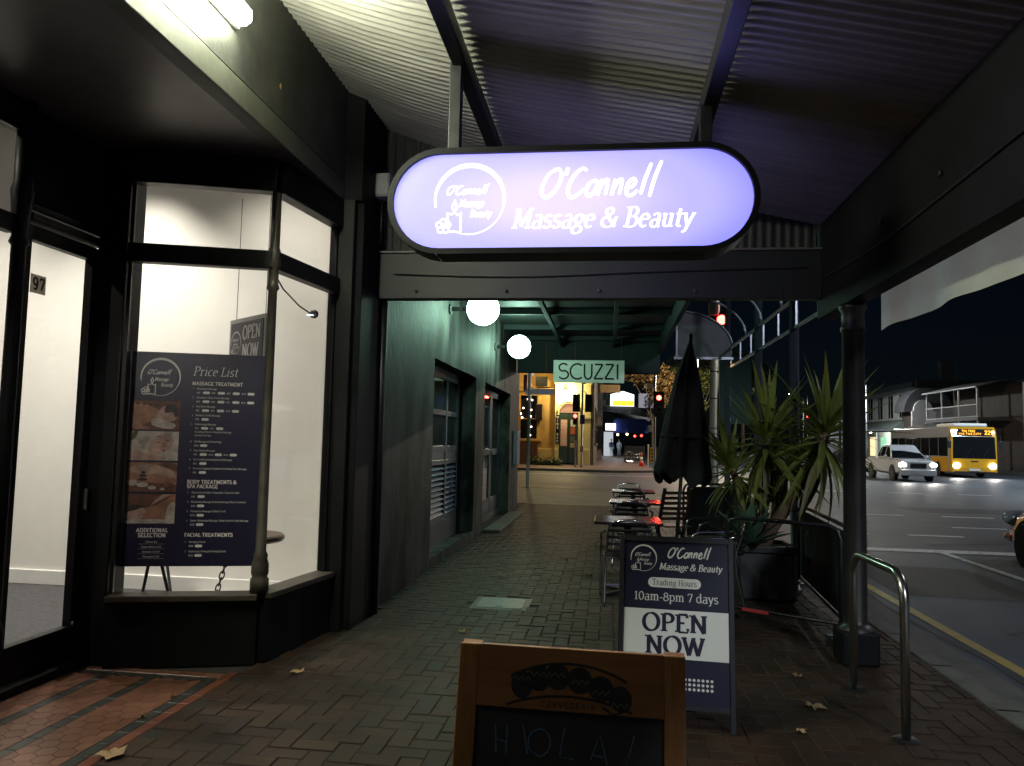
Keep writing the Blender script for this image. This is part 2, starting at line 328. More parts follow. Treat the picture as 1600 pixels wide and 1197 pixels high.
    G('0', .64, [arc(.32, .45, .23, .45, 90, 450, 14)]); G('1', .5, [[(.1, .75), (.27, .9), (.27, 0)]], ((.27, 0, .16),)); G('2', .62, [arc(.3, .65, .21, .25, 170, -30, 8)+[(.08, 0), (.52, 0), (.54, .15)]])
    G('3', .62, [arc(.29, .68, .19, .22, 150, -90, 8), arc(.28, .24, .23, .24, 90, -150, 9)]); G('4', .64, [[(.44, 0), (.44, .9), (.06, .26), (.58, .26)]]); G('5', .62, [[(.5, .9), (.15, .9), (.12, .5)]+arc(.29, .28, .23, .28, 110, -150, 10)])
    G('6', .62, [[(.46, .88)]+arc(.32, .45, .23, .45, 100, 190, 5)+arc(.31, .27, .22, .27, 190, -170, 12)]); G('7', .6, [[(.08, .72), (.08, .9), (.52, .9)], [(.52, .9), (.22, 0)]])
    G('8', .62, [arc(.31, .68, .18, .21, -90, 270, 12), arc(.31, .24, .23, .24, 90, 450, 12)]); G('9', .62, [[(.16, .02)]+arc(.3, .45, .23, .45, -80, 10, 5)+arc(.31, .63, .22, .27, 10, 370, 12)])
    G('-', .4, [[(.06, .34), (.34, .34)], [(.06, .32), (.34, .32)]]); G('.', .26, [[(.09, .06), (.17, .06)]]); G("'", .22, [[(.12, 1), (.1, .76)]]); G('$', .62, [arc(.3, .62, .17, .2, 30, 250, 8)+arc(.3, .22, .19, .2, 70, -160, 8), [(.3, .95), (.3, -.08)]])
    G('/', .4, [[(.04, -.05), (.36, 1)]]); G('(', .3, [arc(.3, .4, .18, .6, 130, 230, 5)]); G(')', .3, [arc(0, .4, .18, .6, 50, -50, 5)]); G('!', .3, [[(.14, 1), (.14, .3)], [(.1, .05), (.18, .05)]]); G(':', .26, [[(.09, .06), (.17, .06)], [(.09, .5), (.17, .5)]])
    return g
FONT = _font()
_zc = [0]
def ribbon(mb, pts, wf, P, lift):
    """a strip along 2D points; wf(i, direction) gives its width; P maps (u, v, lift) to 3D"""
    n = len(pts); L = []; Rr = []
    for i in range(n):
        a = pts[max(0, i-1)]; b = pts[min(n-1, i+1)]
        dx, dy = b[0]-a[0], b[1]-a[1]; l = math.hypot(dx, dy) or 1; dx /= l; dy /= l
        w = wf(i, (dx, dy))/2
        L.append(P(pts[i][0]-dy*w, pts[i][1]+dx*w, lift)); Rr.append(P(pts[i][0]+dy*w, pts[i][1]-dx*w, lift))
    mb.add(L+Rr, [(i, n+i, n+i+1, i+1) for i in range(n-1)])
def write(mb, s, u, v, h, P, weight=.16, slant=0, serif=True, contrast=.6, track=0, align='l', width=None, lift=.0015, xs=1):
    """lettering with cap height h; P maps panel coordinates to 3D"""
    adv = sum(FONT.get(c, FONT[' '])[0]+track for c in s)
    if width: xs = width/(adv*h)
    tot = adv*h*xs
    x0 = u-(tot/2 if align == 'c' else tot if align == 'r' else 0); x = 0
    pen = (math.cos(R(12)), math.sin(R(12)))
    for c in s:
        a, strokes, ser = FONT.get(c, FONT[' '])
        def T(p): return (x0+(x+p[0]+slant*p[1])*h*xs, v+p[1]*h)
        for st in strokes:
            _zc[0] = (_zc[0]+1) % 9
            ribbon(mb, [T(p) for p in st], (lambda i, d: h*weight*(1-contrast+contrast*abs(d[0]*pen[1]-d[1]*pen[0]))), P, lift+_zc[0]*.00012)
        if serif:
            for sx, sy, hw in ser:
                _zc[0] = (_zc[0]+1) % 9; t = max(.055, weight*.38)
                yy = sy+t/2 if sy < .3 else sy-t/2
                ribbon(mb, [T((sx-hw, yy)), T((sx+hw, yy))], lambda i, d: h*t, P, lift+_zc[0]*.00012)
        x += a+track
    return tot
BRUSH = [  # the handwritten word O'Connell as brush strokes, 0..6.1 wide, 1 high
    [(.62, .98), (.3, .86), (.06, .5), (.02, .16), (.22, -.02), (.55, .12), (.82, .5), (.86, .84), (.66, 1.02), (.36, .92)],
    [(1.14, 1.06), (1.08, .78)],
    [(2.06, .92), (1.86, 1.02), (1.56, .84), (1.32, .48), (1.28, .14), (1.48, -.04), (1.78, .06), (2.02, .26)],
    [(2.5, .56), (2.28, .48), (2.14, .22), (2.24, .02), (2.46, .06), (2.62, .3), (2.6, .52), (2.44, .58)],
    [(2.82, .6), (2.72, .02)], [(2.75, .2), (2.92, .5), (3.1, .58), (3.12, .4), (3.08, .04)],
    [(3.48, .6), (3.38, .02)], [(3.41, .2), (3.58, .5), (3.76, .58), (3.78, .4), (3.74, .04)],
    [(4.06, .26), (4.3, .32), (4.42, .46), (4.34, .6), (4.14, .5), (4.04, .24), (4.12, .02), (4.36, .02), (4.56, .18)],
    [(5.06, 1.16), (4.86, .6), (4.74, .04)], [(5.52, 1.24), (5.3, .62), (5.16, -.06)]]
def brush(mb, u, v, h, P, width, lift=.0015, w=.15):
    k = width/5.65
    def sm(pts):                       # Catmull-Rom
        out = []
        for i in range(len(pts)-1):
            p0, p1, p2, p3 = pts[max(0, i-1)], pts[i], pts[i+1], pts[min(len(pts)-1, i+2)]
            for t in (0, .25, .5, .75):
                out.append(tuple(.5*(2*p1[j]+(p2[j]-p0[j])*t+(2*p0[j]-5*p1[j]+4*p2[j]-p3[j])*t*t+(3*p1[j]-p0[j]-3*p2[j]+p3[j])*t**3) for j in (0, 1)))
        return out+[pts[-1]]
    for st in BRUSH:
        q = [(u+(x+.16*y)*k, v+y*h) for x, y in sm(st)]; n = len(q)
        _zc[0] = (_zc[0]+1) % 9
        ribbon(mb, q, lambda i, d: h*w*(.75+.4*math.sin(math.pi*(i+.8)/(n+.6))), P, lift+_zc[0]*.00012)
def logo(mb, u, v, r, P, lift=.0015, small=True):
    """open ring with a candle and a flower, and the words inside it"""
    ring = arc(u, v, r, r, 192, -118, 40)
    ribbon(mb, ring, lambda i, d: r*(.03+.1*math.sin(math.pi*min(1, (i+1)/30))), P, lift)
    w = r*.055; c0 = (u-.62*r, v-.92*r)
    can = [(c0[0], c0[1]+.1*r), (c0[0], c0[1]+.55*r), (c0[0]+.1*r, c0[1]+.5*r), (c0[0]+.2*r, c0[1]+.57*r), (c0[0]+.3*r, c0[1]+.48*r), (c0[0]+.38*r, c0[1]+.55*r), (c0[0]+.38*r, c0[1]), (c0[0]+.05*r, c0[1])]
    ribbon(mb, can, lambda i, d: w, P, lift+.0002)
    fl = [(c0[0]+.2*r+.065*r*math.sin(t), c0[1]+(.72-.1*math.cos(t))*r+(.09*r if abs(t-math.pi) < .4 else 0)) for t in [2*math.pi*i/12 for i in range(13)]]
    ribbon(mb, fl, lambda i, d: w, P, lift+.0004)
    for k in range(5):
        a = k*72+18
        ribbon(mb, arc(c0[0]-.12*r+.13*r*math.cos(R(a)), c0[1]+.16*r+.13*r*math.sin(R(a)), .085*r, .085*r, 0, 360, 9), lambda i, d: w*.8, P, lift+.0003+.0001*k)
    brush(mb, u-.66*r, v+.16*r, r*.24, P, r*1.2, lift+.0002, .17)
    if small:
        write(mb, 'Massage', u-.3*r, v-.2*r, r*.2, P, .16, .2, width=.72*r, lift=lift)
        write(mb, 'Beauty', u+.02*r, v-.5*r, r*.2, P, .16, .2, width=.62*r, lift=lift)
def disc(mb, u, v, ru, rv, P, lift, n=14):
    mb.poly([P(u+ru*math.cos(2*math.pi*i/n), v+rv*math.sin(2*math.pi*i/n), lift) for i in range(n)])
def pill(mb, u0, u1, v0, v1, P, lift):
    r = (v1-v0)/2; vm = (v0+v1)/2
    mb.poly([P(a, b, lift) for a, b in arc(u0+r, vm, r, r, 90, 270, 8)+arc(u1-r, vm, r, r, -90, 90, 8)])
def rect(mb, u0, u1, v0, v1, P, lift): mb.quad(P(u0, v0, lift), P(u1, v0, lift), P(u1, v1, lift), P(u0, v1, lift))
# ================================================================== ground, road, kerbs
road = MB(); road.quad((-160, -60, -.12), (160, -60, -.12), (160, 320, -.12), (-160, 320, -.12))
road = struct(road.build('road', K['asphalt']))
CORN = arc(-2.2, 20.5, 4.5, 4.5, 0, 90, 10)
foot = MB(); foot.prism([(-14, -8), (2.3, -8), (2.3, 18.9), (-14, 18.9)], -.3, -.0065, plane='xy')
foot = struct(foot.build('footpath', K['bed']))
apron = MB(); apron.prism([(-14, 18.9), (2.3, 18.9)]+CORN+[(-14, 25)], -.3, -.004, plane='xy')
struct(apron.build('corner_pavement', mat('corner_concrete', (.15, .15, .12), .6, var=.3, scale=1.5, bump=.3, bscale=50)))
kb = struct(MB().cbox((2.36, 5, -.2), (.1, 27.8, .2)).build('kerb', K['kerb']))
_ks = None
for i in range(29):
    if _ks is None:
        m = MB().box((2.3, 0, -.2), (2.46, .985, .004)); _ks = m.build('kerb_stone', K['kerb'], kb, bevel=.015); o = _ks
    else: o = _ks.copy(); COL.objects.link(o)
    o.location = (0, -8+i*.93 if i < 29 else 0, 0)
kc = MB()
for i in range(len(CORN)-1):
    a, b = Vector(CORN[i]), Vector(CORN[i+1]); n = Vector((b.y-a.y, a.x-b.x)).normalized()*.15
    kc.prism([a[:], b[:], (b+n)[:], (a+n)[:]], -.2, .004, plane='xy')
kc.box((-14, 25, -.2), (-2.2, 25.15, .004)); struct(kc.build('corner_kerb', K['ypaint']))
struct(MB().quad((2.46, -8, -.116), (2.86, -8, -.105), (2.86, 19, -.105), (2.46, 19, -.116)).build('gutter', K['concrete']))
line = MB().quad((-2, 18.82, .001), (2.2, 18.82, .001), (2.2, 18.97, .001), (-2, 18.97, .001)); struct(line.build('edge_line', K['ypaint']))

# pavers: herringbone, 115 x 230 mm
def paver_faces(mb, x0, y0, x1, y1, dz=0, tilt=0):
    c = .0035; g = .004; x0 += g; y0 += g; x1 -= g; y1 -= g; b = -.022
    mb.add([(x0, y0, b), (x1, y0, b), (x1, y1, b), (x0, y1, b), (x0, y0, dz-c), (x1, y0, dz-c), (x1, y1, dz-c+tilt), (x0, y1, dz-c+tilt),
            (x0+c, y0+c, dz), (x1-c, y0+c, dz), (x1-c, y1-c, dz+tilt), (x0+c, y1-c, dz+tilt)],
           [(8, 9, 10, 11)]+[(i, (i+1) % 4, (i+1) % 4+4, i+4) for i in range(4)]+[(i+4, (i+1) % 4+4, (i+1) % 4+8, i+8) for i in range(4)])
U_ = .115; X0, X1, Y0, Y1 = -2.36, 2.3, .2, 18.9
cells = []
for i in range(int((X1-X0)/U_)+2):
    for j in range(-1, int((Y1-Y0)/U_)+2):
        k = (i-j) % 4
        if k == 0: r = (i, j, i+2, j+1)
        elif k == 3: r = (i, j, i+1, j+2)
        else: continue
        a = (X0+r[0]*U_, Y0+r[1]*U_, X0+r[2]*U_, Y0+r[3]*U_)
        a = (max(a[0], X0), max(a[1], Y0), min(a[2], X1), min(a[3], Y1))
        if a[2]-a[0] < .03 or a[3]-a[1] < .03: continue
        if a[0] < -2.02 and a[1] > 6: 
            if a[2] < -2.0: continue
        cx, cy_ = (a[0]+a[2])/2, (a[1]+a[3])/2
        if -1.26 < cx < -.72 and 7.05 < cy_ < 7.62: continue        # the iron cover sits here
        cells.append((cx, cy_, a))
def seen(c): return c[1] > 3.5 and -0.83*c[1] < c[0] < .56*c[1] and not (-.55 < c[0]-.02*c[1] < .2 and c[1] < 4.3)
near = sorted([c for c in cells if seen(c)], key=lambda c: c[1])[:296]
ns = set(id(c) for c in near); shared = {}
for c in near:
    x0, y0, x1, y1 = c[2]; key = (round(x1-x0, 3), round(y1-y0, 3), rnd.randrange(3)); dz = key[2]*.0012
    if key not in shared:
        m = MB(); w, h = (x1-x0)/2, (y1-y0)/2; paver_faces(m, -w, -h, w, h, dz-.001, (key[2]-1)*.0015); o = m.build('paver', K['paver'], foot); shared[key] = o
    else: o = shared[key].copy(); COL.objects.link(o)
    o.location = (c[0], c[1], 0)
m = MB()
for c in cells:
    if id(c) not in ns: paver_faces(m, *c[2], rnd.uniform(-.0015, .002), rnd.uniform(-.002, .002))
tag(m.build('paver_field', K['paver'], foot, fix=False), kind='stuff')

# iron cover
ic = thing('access_cover', 'square iron access cover set into the brick footpath', 'access cover', (-.99, 7.33, 0))
MB().prism([(-.27, -.27), (.27, -.27), (.27, .27), (-.27, .27)], -.02, .002, plane='xy').build('cover_frame', K['terra'], ic, bevel=.006)
MB().prism([(p[0]*.9, p[1]*.9) for p in [(-.24, -.2), (-.2, -.24), (.2, -.24), (.24, -.2), (.24, .2), (.2, .24), (-.2, .24), (-.24, .2)]], .002, .008, plane='xy').build('cover_lid', mat('worn_iron', (.17, .18, .17), .4, var=.25, scale=12, bump=.4, bscale=120), ic, bevel=.003)
MB().box((-.03, -.17, .0081), (.03, -.15, .0095)).build('lifting_slot', K['black'], ic)

# tiled entry
tile = struct(MB().box((-3.75, 1.6, -.3), (-2.362, 5.2, -.014)).build('tiled_entry', K['bed']))
def tile_box(nm, x0, y0, x1, y1, m, g=.0015):
    q = MB(); paver_faces(q, -(x1-x0)/2+g-.004, -(y1-y0)/2+g-.004, (x1-x0)/2-g+.004, (y1-y0)/2-g+.004, 0)
    return q.build(nm, m, tile)
def strip(nm, x0, x1, y0, y1, ln, m):
    n = int((y1-y0)/ln); src = None
    for i in range(n):
        if src is None: src = tile_box(nm, x0, 0, x1, ln, m); o = src
        else: o = src.copy(); COL.objects.link(o)
        o.location = ((x0+x1)/2, y0+(i+.5)*ln, 0)
for xc in (-2.47, -2.85, -3.16, -3.51): strip('border_tile', xc-.035, xc+.035, 1.7, 4.72, .15, K['darkt'])
strip('edge_tile', -2.433, -2.362, 1.7, 4.9, .15, K['redt'])
strip('edge_tile', -3.7, -3.55, 1.7, 4.9, .15, K['redt'])
src = None
for i in range(7):
    if src is None: src = tile_box('edge_tile', 0, 0, .152, .08, K['hexc']); o = src
    else: o = src.copy(); COL.objects.link(o)
    o.location = (-3.4+i*.152, 4.77, 0)
hexr = .056; hw = hexr*math.sqrt(3)/2; hx = None; rest = MB(); nh = 0
def hexpts(r): return [(r*math.cos(R(60*k+30)), r*math.sin(R(60*k+30))) for k in range(6)]
def clip(pts, x0, x1): return [(min(max(x, x0), x1), y) for x, y in pts]
for (b0, b1) in ((-2.815, -2.505), (-3.125, -2.885), (-3.475, -3.195)):
    for j in range(38):
        y = 1.75+j*hexr*1.5
        if y > 4.66: continue
        for i in range(-1, 5):
            x = b0+(i+.5*(j % 2))*2*hw
            if x+hw < b0+.012 or x-hw > b1-.012: continue
            ps = clip([(x+a, y+b) for a, b in hexpts(hexr-.0016)], b0, b1)
            if max(p[0] for p in ps)-min(p[0] for p in ps) < .012: continue
            whole = x-hw >= b0 and x+hw <= b1
            if y > 3.3 and nh < 290:
                nh += 1
                if whole and hx: o = hx.copy(); COL.objects.link(o)
                else:
                    o = MB().prism([(a-x, b-y) for a, b in ps], -.02, rnd.choice((0, .0008)), plane='xy').build('hexagon_tile', K['hexc'], tile)
                    if whole: hx = o
                o.location = (x, y, 0)
            else: rest.prism(ps, -.02, 0, plane='xy')
tag(rest.build('hexagon_tile_field', K['hexc'], tile), kind='stuff')

# ================================================================== the massage shop
shop = thing('massage_shop', 'black painted massage shop front with lit windows and recessed tiled entry', 'shop', (-2.36, 4.9, 0))
SH = dict(parent=shop, world=True)
PA0, PA1, PB1 = Vector((-3.27, 4.80, 0)), Vector((-2.36, 5.08, 0)), Vector((-2.24, 5.97, 0))
def seg_box(mb, p, q, z0, z1, t, off=0):
    d = (q-p).normalized(); n = Vector((d.y, -d.x, 0)); L = (q-p).length
    M = Matrix((d, -n, Vector((0, 0, 1)))).transposed().to_4x4(); M.translation = p+n*off
    mb.box((0, -t/2, z0), (L, t/2, z1), M)
m = MB(); seg_box(m, PA0, PA1, 0, .43, .12); m.build('stall_riser', K['blackw'], **SH, bevel=.004)
m = MB(); seg_box(m, PA1, PB1, 0, .43, .12); m.build('stall_riser', K['blackw'], **SH, bevel=.004)
brn = mat('worn_dark_paint', (.03, .026, .02), .5, col2=(.07, .06, .045), scale=9)
m = MB(); seg_box(m, PA0, PA1, .43, .47, .17, .012); m.build('window_sill', brn, **SH, bevel=.006)
m = MB(); seg_box(m, PA1, PB1, .432, .472, .17, .012); m.build('window_sill', brn, **SH, bevel=.006)
for p, q in ((PA0, PA1), (PA1, PB1)):
    m = MB(); seg_box(m, p, q, 2.70, 2.83, .09); m.build('transom_rail', K['black'], **SH, bevel=.008)
    m = MB(); seg_box(m, p, q, 3.25, 3.49, .11); m.build('head_rail', K['black'], **SH, bevel=.008)
    d = (q-p).normalized()
    for z0, z1 in ((.47, 2.70), (2.83, 3.25)):
        m = MB(); seg_box(m, p+d*.02, q-d*.02, z0, z1, .008); m.build('window_pane', K['glass'], **SH)
        for e in (p+d*.012, q-d*.012):
            m = MB(); seg_box(m, e-d*.012, e+d*.012, z0, z1, .03); m.build('window_bead', K['black'], **SH)
# turned colonnette at the corner
col = [(.062, .47), (.062, .56), (.05, .575), (.058, .6), (.058, .66), (.045, .7), (.05, .72), (.036, .75), (.033, 1.5), (.031, 2.55), (.045, 2.57), (.036, 2.6), (.036, 2.7), (.05, 2.72), (.042, 2.84), (.034, 2.86), (.034, 3.25)]
MB().lathe(col, (PA1.x, PA1.y, 0), 18).build('corner_column', brn, **SH, smooth=True)
MB().box((-3.5, 4.79, 0), (-3.285, 4.98, 3.49)).build('jamb_post', K['black'], **SH, bevel=.008)
MB().box((-2.3, 5.975, 0), (-2.1, 6.06, 3.49)).build('jamb_post', K['black'], **SH, bevel=.006)
MB().box((-2.295, 6.06, 0), (-2.045, 6.62, 3.49)).build('end_pier', K['blackw'], **SH, bevel=.006)
MB().tube([(-2.035, 6.66, 0), (-2.035, 6.66, 3.4)], .038, 12).build('downpipe', K['blackm'], **SH, smooth=True)
# door wall at x = -3.5
dr = MB().box((-3.53, 4.10, .06), (-3.47, 4.16, 2.78)).box((-3.53, 4.71, .06), (-3.47, 4.785, 2.78)).box((-3.53, 4.16, .06), (-3.47, 4.71, .27)).box((-3.53, 4.16, 2.69), (-3.47, 4.71, 2.78)).build('door', K['black'], **SH, bevel=.004)
MB().box((-3.504, 4.16, .27), (-3.496, 4.71, 2.69)).build('door_glass', K['glass'], dr, world=True)
MB().box((-3.475, 4.715, .255), (-3.455, 4.745, .30)).build('door_stop', K['alu'], dr, world=True)
MB().box((-3.462, 4.74, 1.02), (-3.43, 4.76, 1.16)).build('door_handle', K['steel'], dr, world=True, bevel=.004)
MB().box((-3.62, 4.06, .0), (-3.4, 4.785, .055)).build('door_step', K['blackw'], **SH, bevel=.006)
MB().lathe([(.06, .05), (.06, .4), (.042, .44), (.04, 2.62), (.055, 2.64), (.042, 2.68), (.05, 2.8), (.062, 2.95), (.05, 3.0), (.05, 3.49)], (-3.47, 4.055, 0), 16).build('door_column', K['black'], **SH, smooth=True)
MB().box((-3.53, 1.9, .0), (-3.46, 4.02, .4)).build('stall_riser', K['blackw'], **SH)
MB().box((-3.53, 1.9, 2.69), (-3.46, 4.02, 2.8)).build('transom_rail', K['black'], **SH, bevel=.006)
MB().box((-3.53, 1.9, 3.3), (-3.46, 4.02, 3.49)).build('head_rail', K['black'], **SH)
MB().box((-3.504, 1.9, .4), (-3.496, 4.02, 2.69)).build('window_pane', K['glass'], **SH)
MB().box((-3.504, 1.9, 2.8), (-3.496, 4.02, 3.3)).build('window_pane', K['glass'], **SH)
MB().box((-3.54, 4.09, 2.9), (-3.48, 4.785, 3.49)).build('door_head_panel', K['blackw'], **SH)
for z in (2.79, 2.86): MB().box((-3.53, 4.09, z), (-3.42 if z < 2.8 else -3.45, 4.785, z+.05)).build('door_head_moulding', K['black'], **SH, bevel=.01)
m = MB().box((-3.494, 4.135, 2.375), (-3.490, 4.265, 2.49)); m = MB().quad((-3.492, 4.19, 2.375), (-3.492, 4.32, 2.375), (-3.492, 4.32, 2.49), (-3.492, 4.19, 2.49)); pl = m.build('number_plate', translucent(mat('worn_plate', (.36, .32, .26), .5, var=.2, scale=20), .55), dr, world=True)
m = MB(); write(m, '9', 4.205, 2.398, .078, lambda u, v, l: (-3.4895+l, u, v), .2, 0, False, .1); write(m, '7', 4.262, 2.398, .078, lambda u, v, l: (-3.4895+l, u, v), .2, 0, False, .1)
m.build('house_number', K['black'], dr, world=True, fix=False)
# upper front
MB().prism([(-3.72, 1.2), (-2.31, 1.2), (-2.31, 5.1), (-2.36, 5.09), (-3.27, 4.81), (-3.72, 4.81)], 3.49, 3.53, plane='xy').build('entry_soffit', K['soffit'], **SH)
MB().box((-2.31, -4, 3.485), (-2.2, 6.0, 3.645)).build('fascia_board', K['panel'], **SH, bevel=.006)
MB().box((-2.31, -4, 3.655), (-2.205, 6.62, 4.6)).build('upper_wall', mat('grimy_upper_paint', (.08, .08, .066), .55, col2=(.018, .019, .018), scale=2.6, bump=.15, bscale=40), **SH)
for y, z in ((4.72, 3.86),): MB().sphere((-2.203, y, z), .013, 8, 6, (.4, 1, 1.6)).build('paint_chip', mat('ochre_rust', (.45, .27, .08), .8), **SH)
MB().box((-2.5, -4, 0), (-2.36, 1.9, 3.485)).build('near_wall', K['blackw'], **SH)
MB().box((-3.5, 1.85, 0), (-2.36, 1.95, .45)).build('stall_riser', K['blackw'], **SH)
MB().box((-3.45, 1.896, .45), (-2.42, 1.904, 3.2)).build('window_pane', K['glass'], **SH)
MB().box((-3.5, 1.85, 3.2), (-2.36, 1.95, 3.485)).build('head_rail', K['blackw'], **SH); MB().box((-2.42, 1.86, .45), (-2.361, 1.94, 3.2)).build('jamb_post', K['black'], **SH); MB().box((-3.53, 1.86, .4), (-3.46, 1.94, 3.49)).build('jamb_post', K['black'], **SH)
tk = MB().lathe([(.035, -.06), (.045, .06), (.03, .07), (0, .07)], (-2.95, .6, 3.28), 14).tube([(-2.95, .6, 3.35), (-2.95, .6, 4.4)], .008, 6).build('added_spotlight', K['blackm'], **SH)  # unseen spot, added to brighten the price list board
add_light('SPOT', (-2.95, .66, 3.2), 180, (1, .95, .86), .04, Vector((.1, 4.35, -1.78)).to_track_quat('-Z', 'Y').to_euler(), 25, shop, 'added_poster_beam', .7)
MB().box((-2.3, 6.0, 3.49), (-2.05, 6.62, 4.6)).build('pier_head', K['blackw'], **SH)
# the lit room behind the glass
for p, q in ((PA0, PA1), (PA1, PB1)):
    m = MB(); seg_box(m, p, q, 3.492, 4.4, .06); m.build('bulkhead', K['whitewall'], **SH)
MB().box((-3.72, 4.80, 3.492), (-3.25, 4.86, 4.4)).build('bulkhead', K['whitewall'], **SH)
MB().box((-8.2, -3, .0), (-3.54, 6.42, .16)).build('room_floor', K['carpet'], **SH)
MB().poly([(-3.54, 4.86, .16), (-3.27, 4.87, .16), (-2.42, 5.14, .16), (-2.3, 5.97, .16), (-2.3, 6.42, .16), (-3.54, 6.42, .16)]).build('window_floor', K['whitewall'], **SH)
MB().box((-8.2, 6.42, .1), (-2.25, 6.5, 4.5)).build('room_wall', K['whitewall'], **SH)
MB().box((-8.3, -3, .1), (-8.2, 6.5, 4.5)).build('room_wall', K['whitewall'], **SH)
MB().box((-8.2, -3.1, .1), (-2.5, -3, 4.5)).build('room_wall', K['whitewall'], **SH)
MB().box((-8.3, -3.1, 4.4), (-2.31, 6.5, 4.5)).build('room_ceiling', K['whitewall'], **SH)
MB().box((-3.72, 1.2, 3.535), (-3.70, 4.86, 4.4)).build('bulkhead', K['whitewall'], **SH)
MB().box((-8.2, 6.395, .16), (-2.3, 6.42, .29)).build('skirting_board', K['white'], **SH, bevel=.006)
MB().box((-2.31, 5.99, .16), (-2.3, 6.42, 4.4)).build('window_cheek', K['whitewall'], **SH)
DL = emit('downlight_lens', (1, .93, .8), 8)
for x, y, e, sp_ in ((-4.2, 5.72, 560, 96), (-2.85, 5.62, 200, 110), (-5.6, 5.5, 420, 100), (-5.2, 3.2, 330, 140)):
    MB().lathe([(.0, 4.385), (.07, 4.385), (.085, 4.395), (.085, 4.4)], (x, y, 0), 20).build('downlight', DL, **SH)
    add_light('SPOT', (x, y, 4.37), e, (1, .93, .80), .05, (0, 0, 0), sp_, shop, 'downlight_beam', .9)
# ------------------------------------------------------------------ things in the window
pb = thing('price_list_board', 'tall navy price list board with four photos standing in the window', 'price board', (-3.32, 4.90, .63), math.atan2(.27, .91))
BW, BH = .95, 1.47
bd = MB().box((0, 0, 0), (BW, .012, BH)).build('board', K['navyb'], pb)
def PB(u, v, l): return (u, -l-.0005, BH-v)
def PBt(u, v, l): return (u, -l-.0005, v)
m = MB(); logo(m, .235, BH-.175, .128, PBt, .001); m.build('logo_print', K['cream'], bd, fix=False)
m = MB(); write(m, 'Price List', .445, BH-.155, .062, PBt, .1, .2, True, .5, width=.30); m.build('lettering', K['cream'], bd, fix=False)
m = MB()
for s, u, v, h, w, al in (('MASSAGE TREATMENT', .445, .222, .024, .34, 'l'), ('BODY TREATMENTS &', .445, .905, .024, .33, 'l'), ('SPA PACKAGE', .445, .936, .024, .205, 'l'), ('FACIAL TREATMENTS', .445, 1.268, .024, .32, 'l'), ('ADDITIONAL', .235, 1.238, .026, .205, 'c'), ('SELECTION', .235, 1.272, .026, .18, 'c')):
    write(m, s, u, BH-v, h, PBt, .24, 0, True, .4, .05, al, w)
m.build('heading_lettering', K['cream'], bd, fix=False)['kind'] = 'stuff'
m = MB(); pills = MB(); sm = .0125
def item(n, s, v, prices, extra=()):
    write(m, f'{n}.', .452, BH-v, sm, PBt, .13, 0, True, .4); write(m, s, .478, BH-v, sm, PBt, .13, 0, True, .4, .02)
    vv = v+.0
    for e in extra: vv += .024; 
    for i, p in enumerate(prices):
        u = .478+i*.1; write(m, p, u, BH-v-.028, sm, PBt, .13, 0, True, .4); pill(pills, u+.04, u+.088, BH-v-.031, BH-v-.013, PBt, .001)
    for k, e in enumerate(extra): write(m, e, .478, BH-v-.053-.024*k, sm, PBt, .13, 0, True, .4, .02)
IT = [('Relaxation Massage', .252, ('$60', '$80', '$90', '$120')), ('Remedial / Deep Tissue Massage', .314, ('$60', '$90', '$95', '$110')), ('Hot Stone Massage', .376, ('$65', '$90', '$120')), ("Mother's To Be Massage", .438, ('$70',)),
      ('Reflexology Massage', .5, ('$35', '$70'), ('Including Neck & Shoulder Massage', 'Herbal Foot Spa')), ('Oil Massage & Reflexology', .62, ('$100',)), ('Four Hands Massage', .682, ('$90', '$140', '$160')), ('Ear Candling Including Head Massage', .744, ('$65',)), ('Vacuum Cupping Treatment Including Back Massage', .806, ('$80',))]
for i, a in enumerate(IT): item(i+1, *a)
for i, (s, v, p) in enumerate((('Body Scrub (Coffee / Chocolate / Oats Sea Salt)', .972, '$90'), ('Relaxation Massage & Aromatherapy Body Treatment', 1.036, '$120'), ('Relaxation Massage & Body Scrub', 1.1, '$130'), ('Sauna, Relaxation Massage, Body Scrub & Scalp Massage', 1.164, '$150'))): item(i+1, s, v, (p,))
for i, (s, v, p) in enumerate((('Purifying Facial', 1.31, '$100'), ('Hydrating / Lifting & Firming Facial', 1.374, '$120'))): item(i+1, s, v, (p,))
for i, s in enumerate(('Cheese $10', 'Sauna (30mins) $25', 'Aromatic Oil $10', 'Therapeutic $10')): write(m, s, .235, BH-1.31-.033*i, sm, PBt, .13, 0, True, .4, .02, 'c'); rect(m, .15, .32, BH-1.319-.033*i, BH-1.318-.033*i, PBt, .001)
m.build('small_lettering', K['cream'], bd, fix=False); tag(pills.build('price_pill', K['cream'], bd, fix=False), kind='stuff')
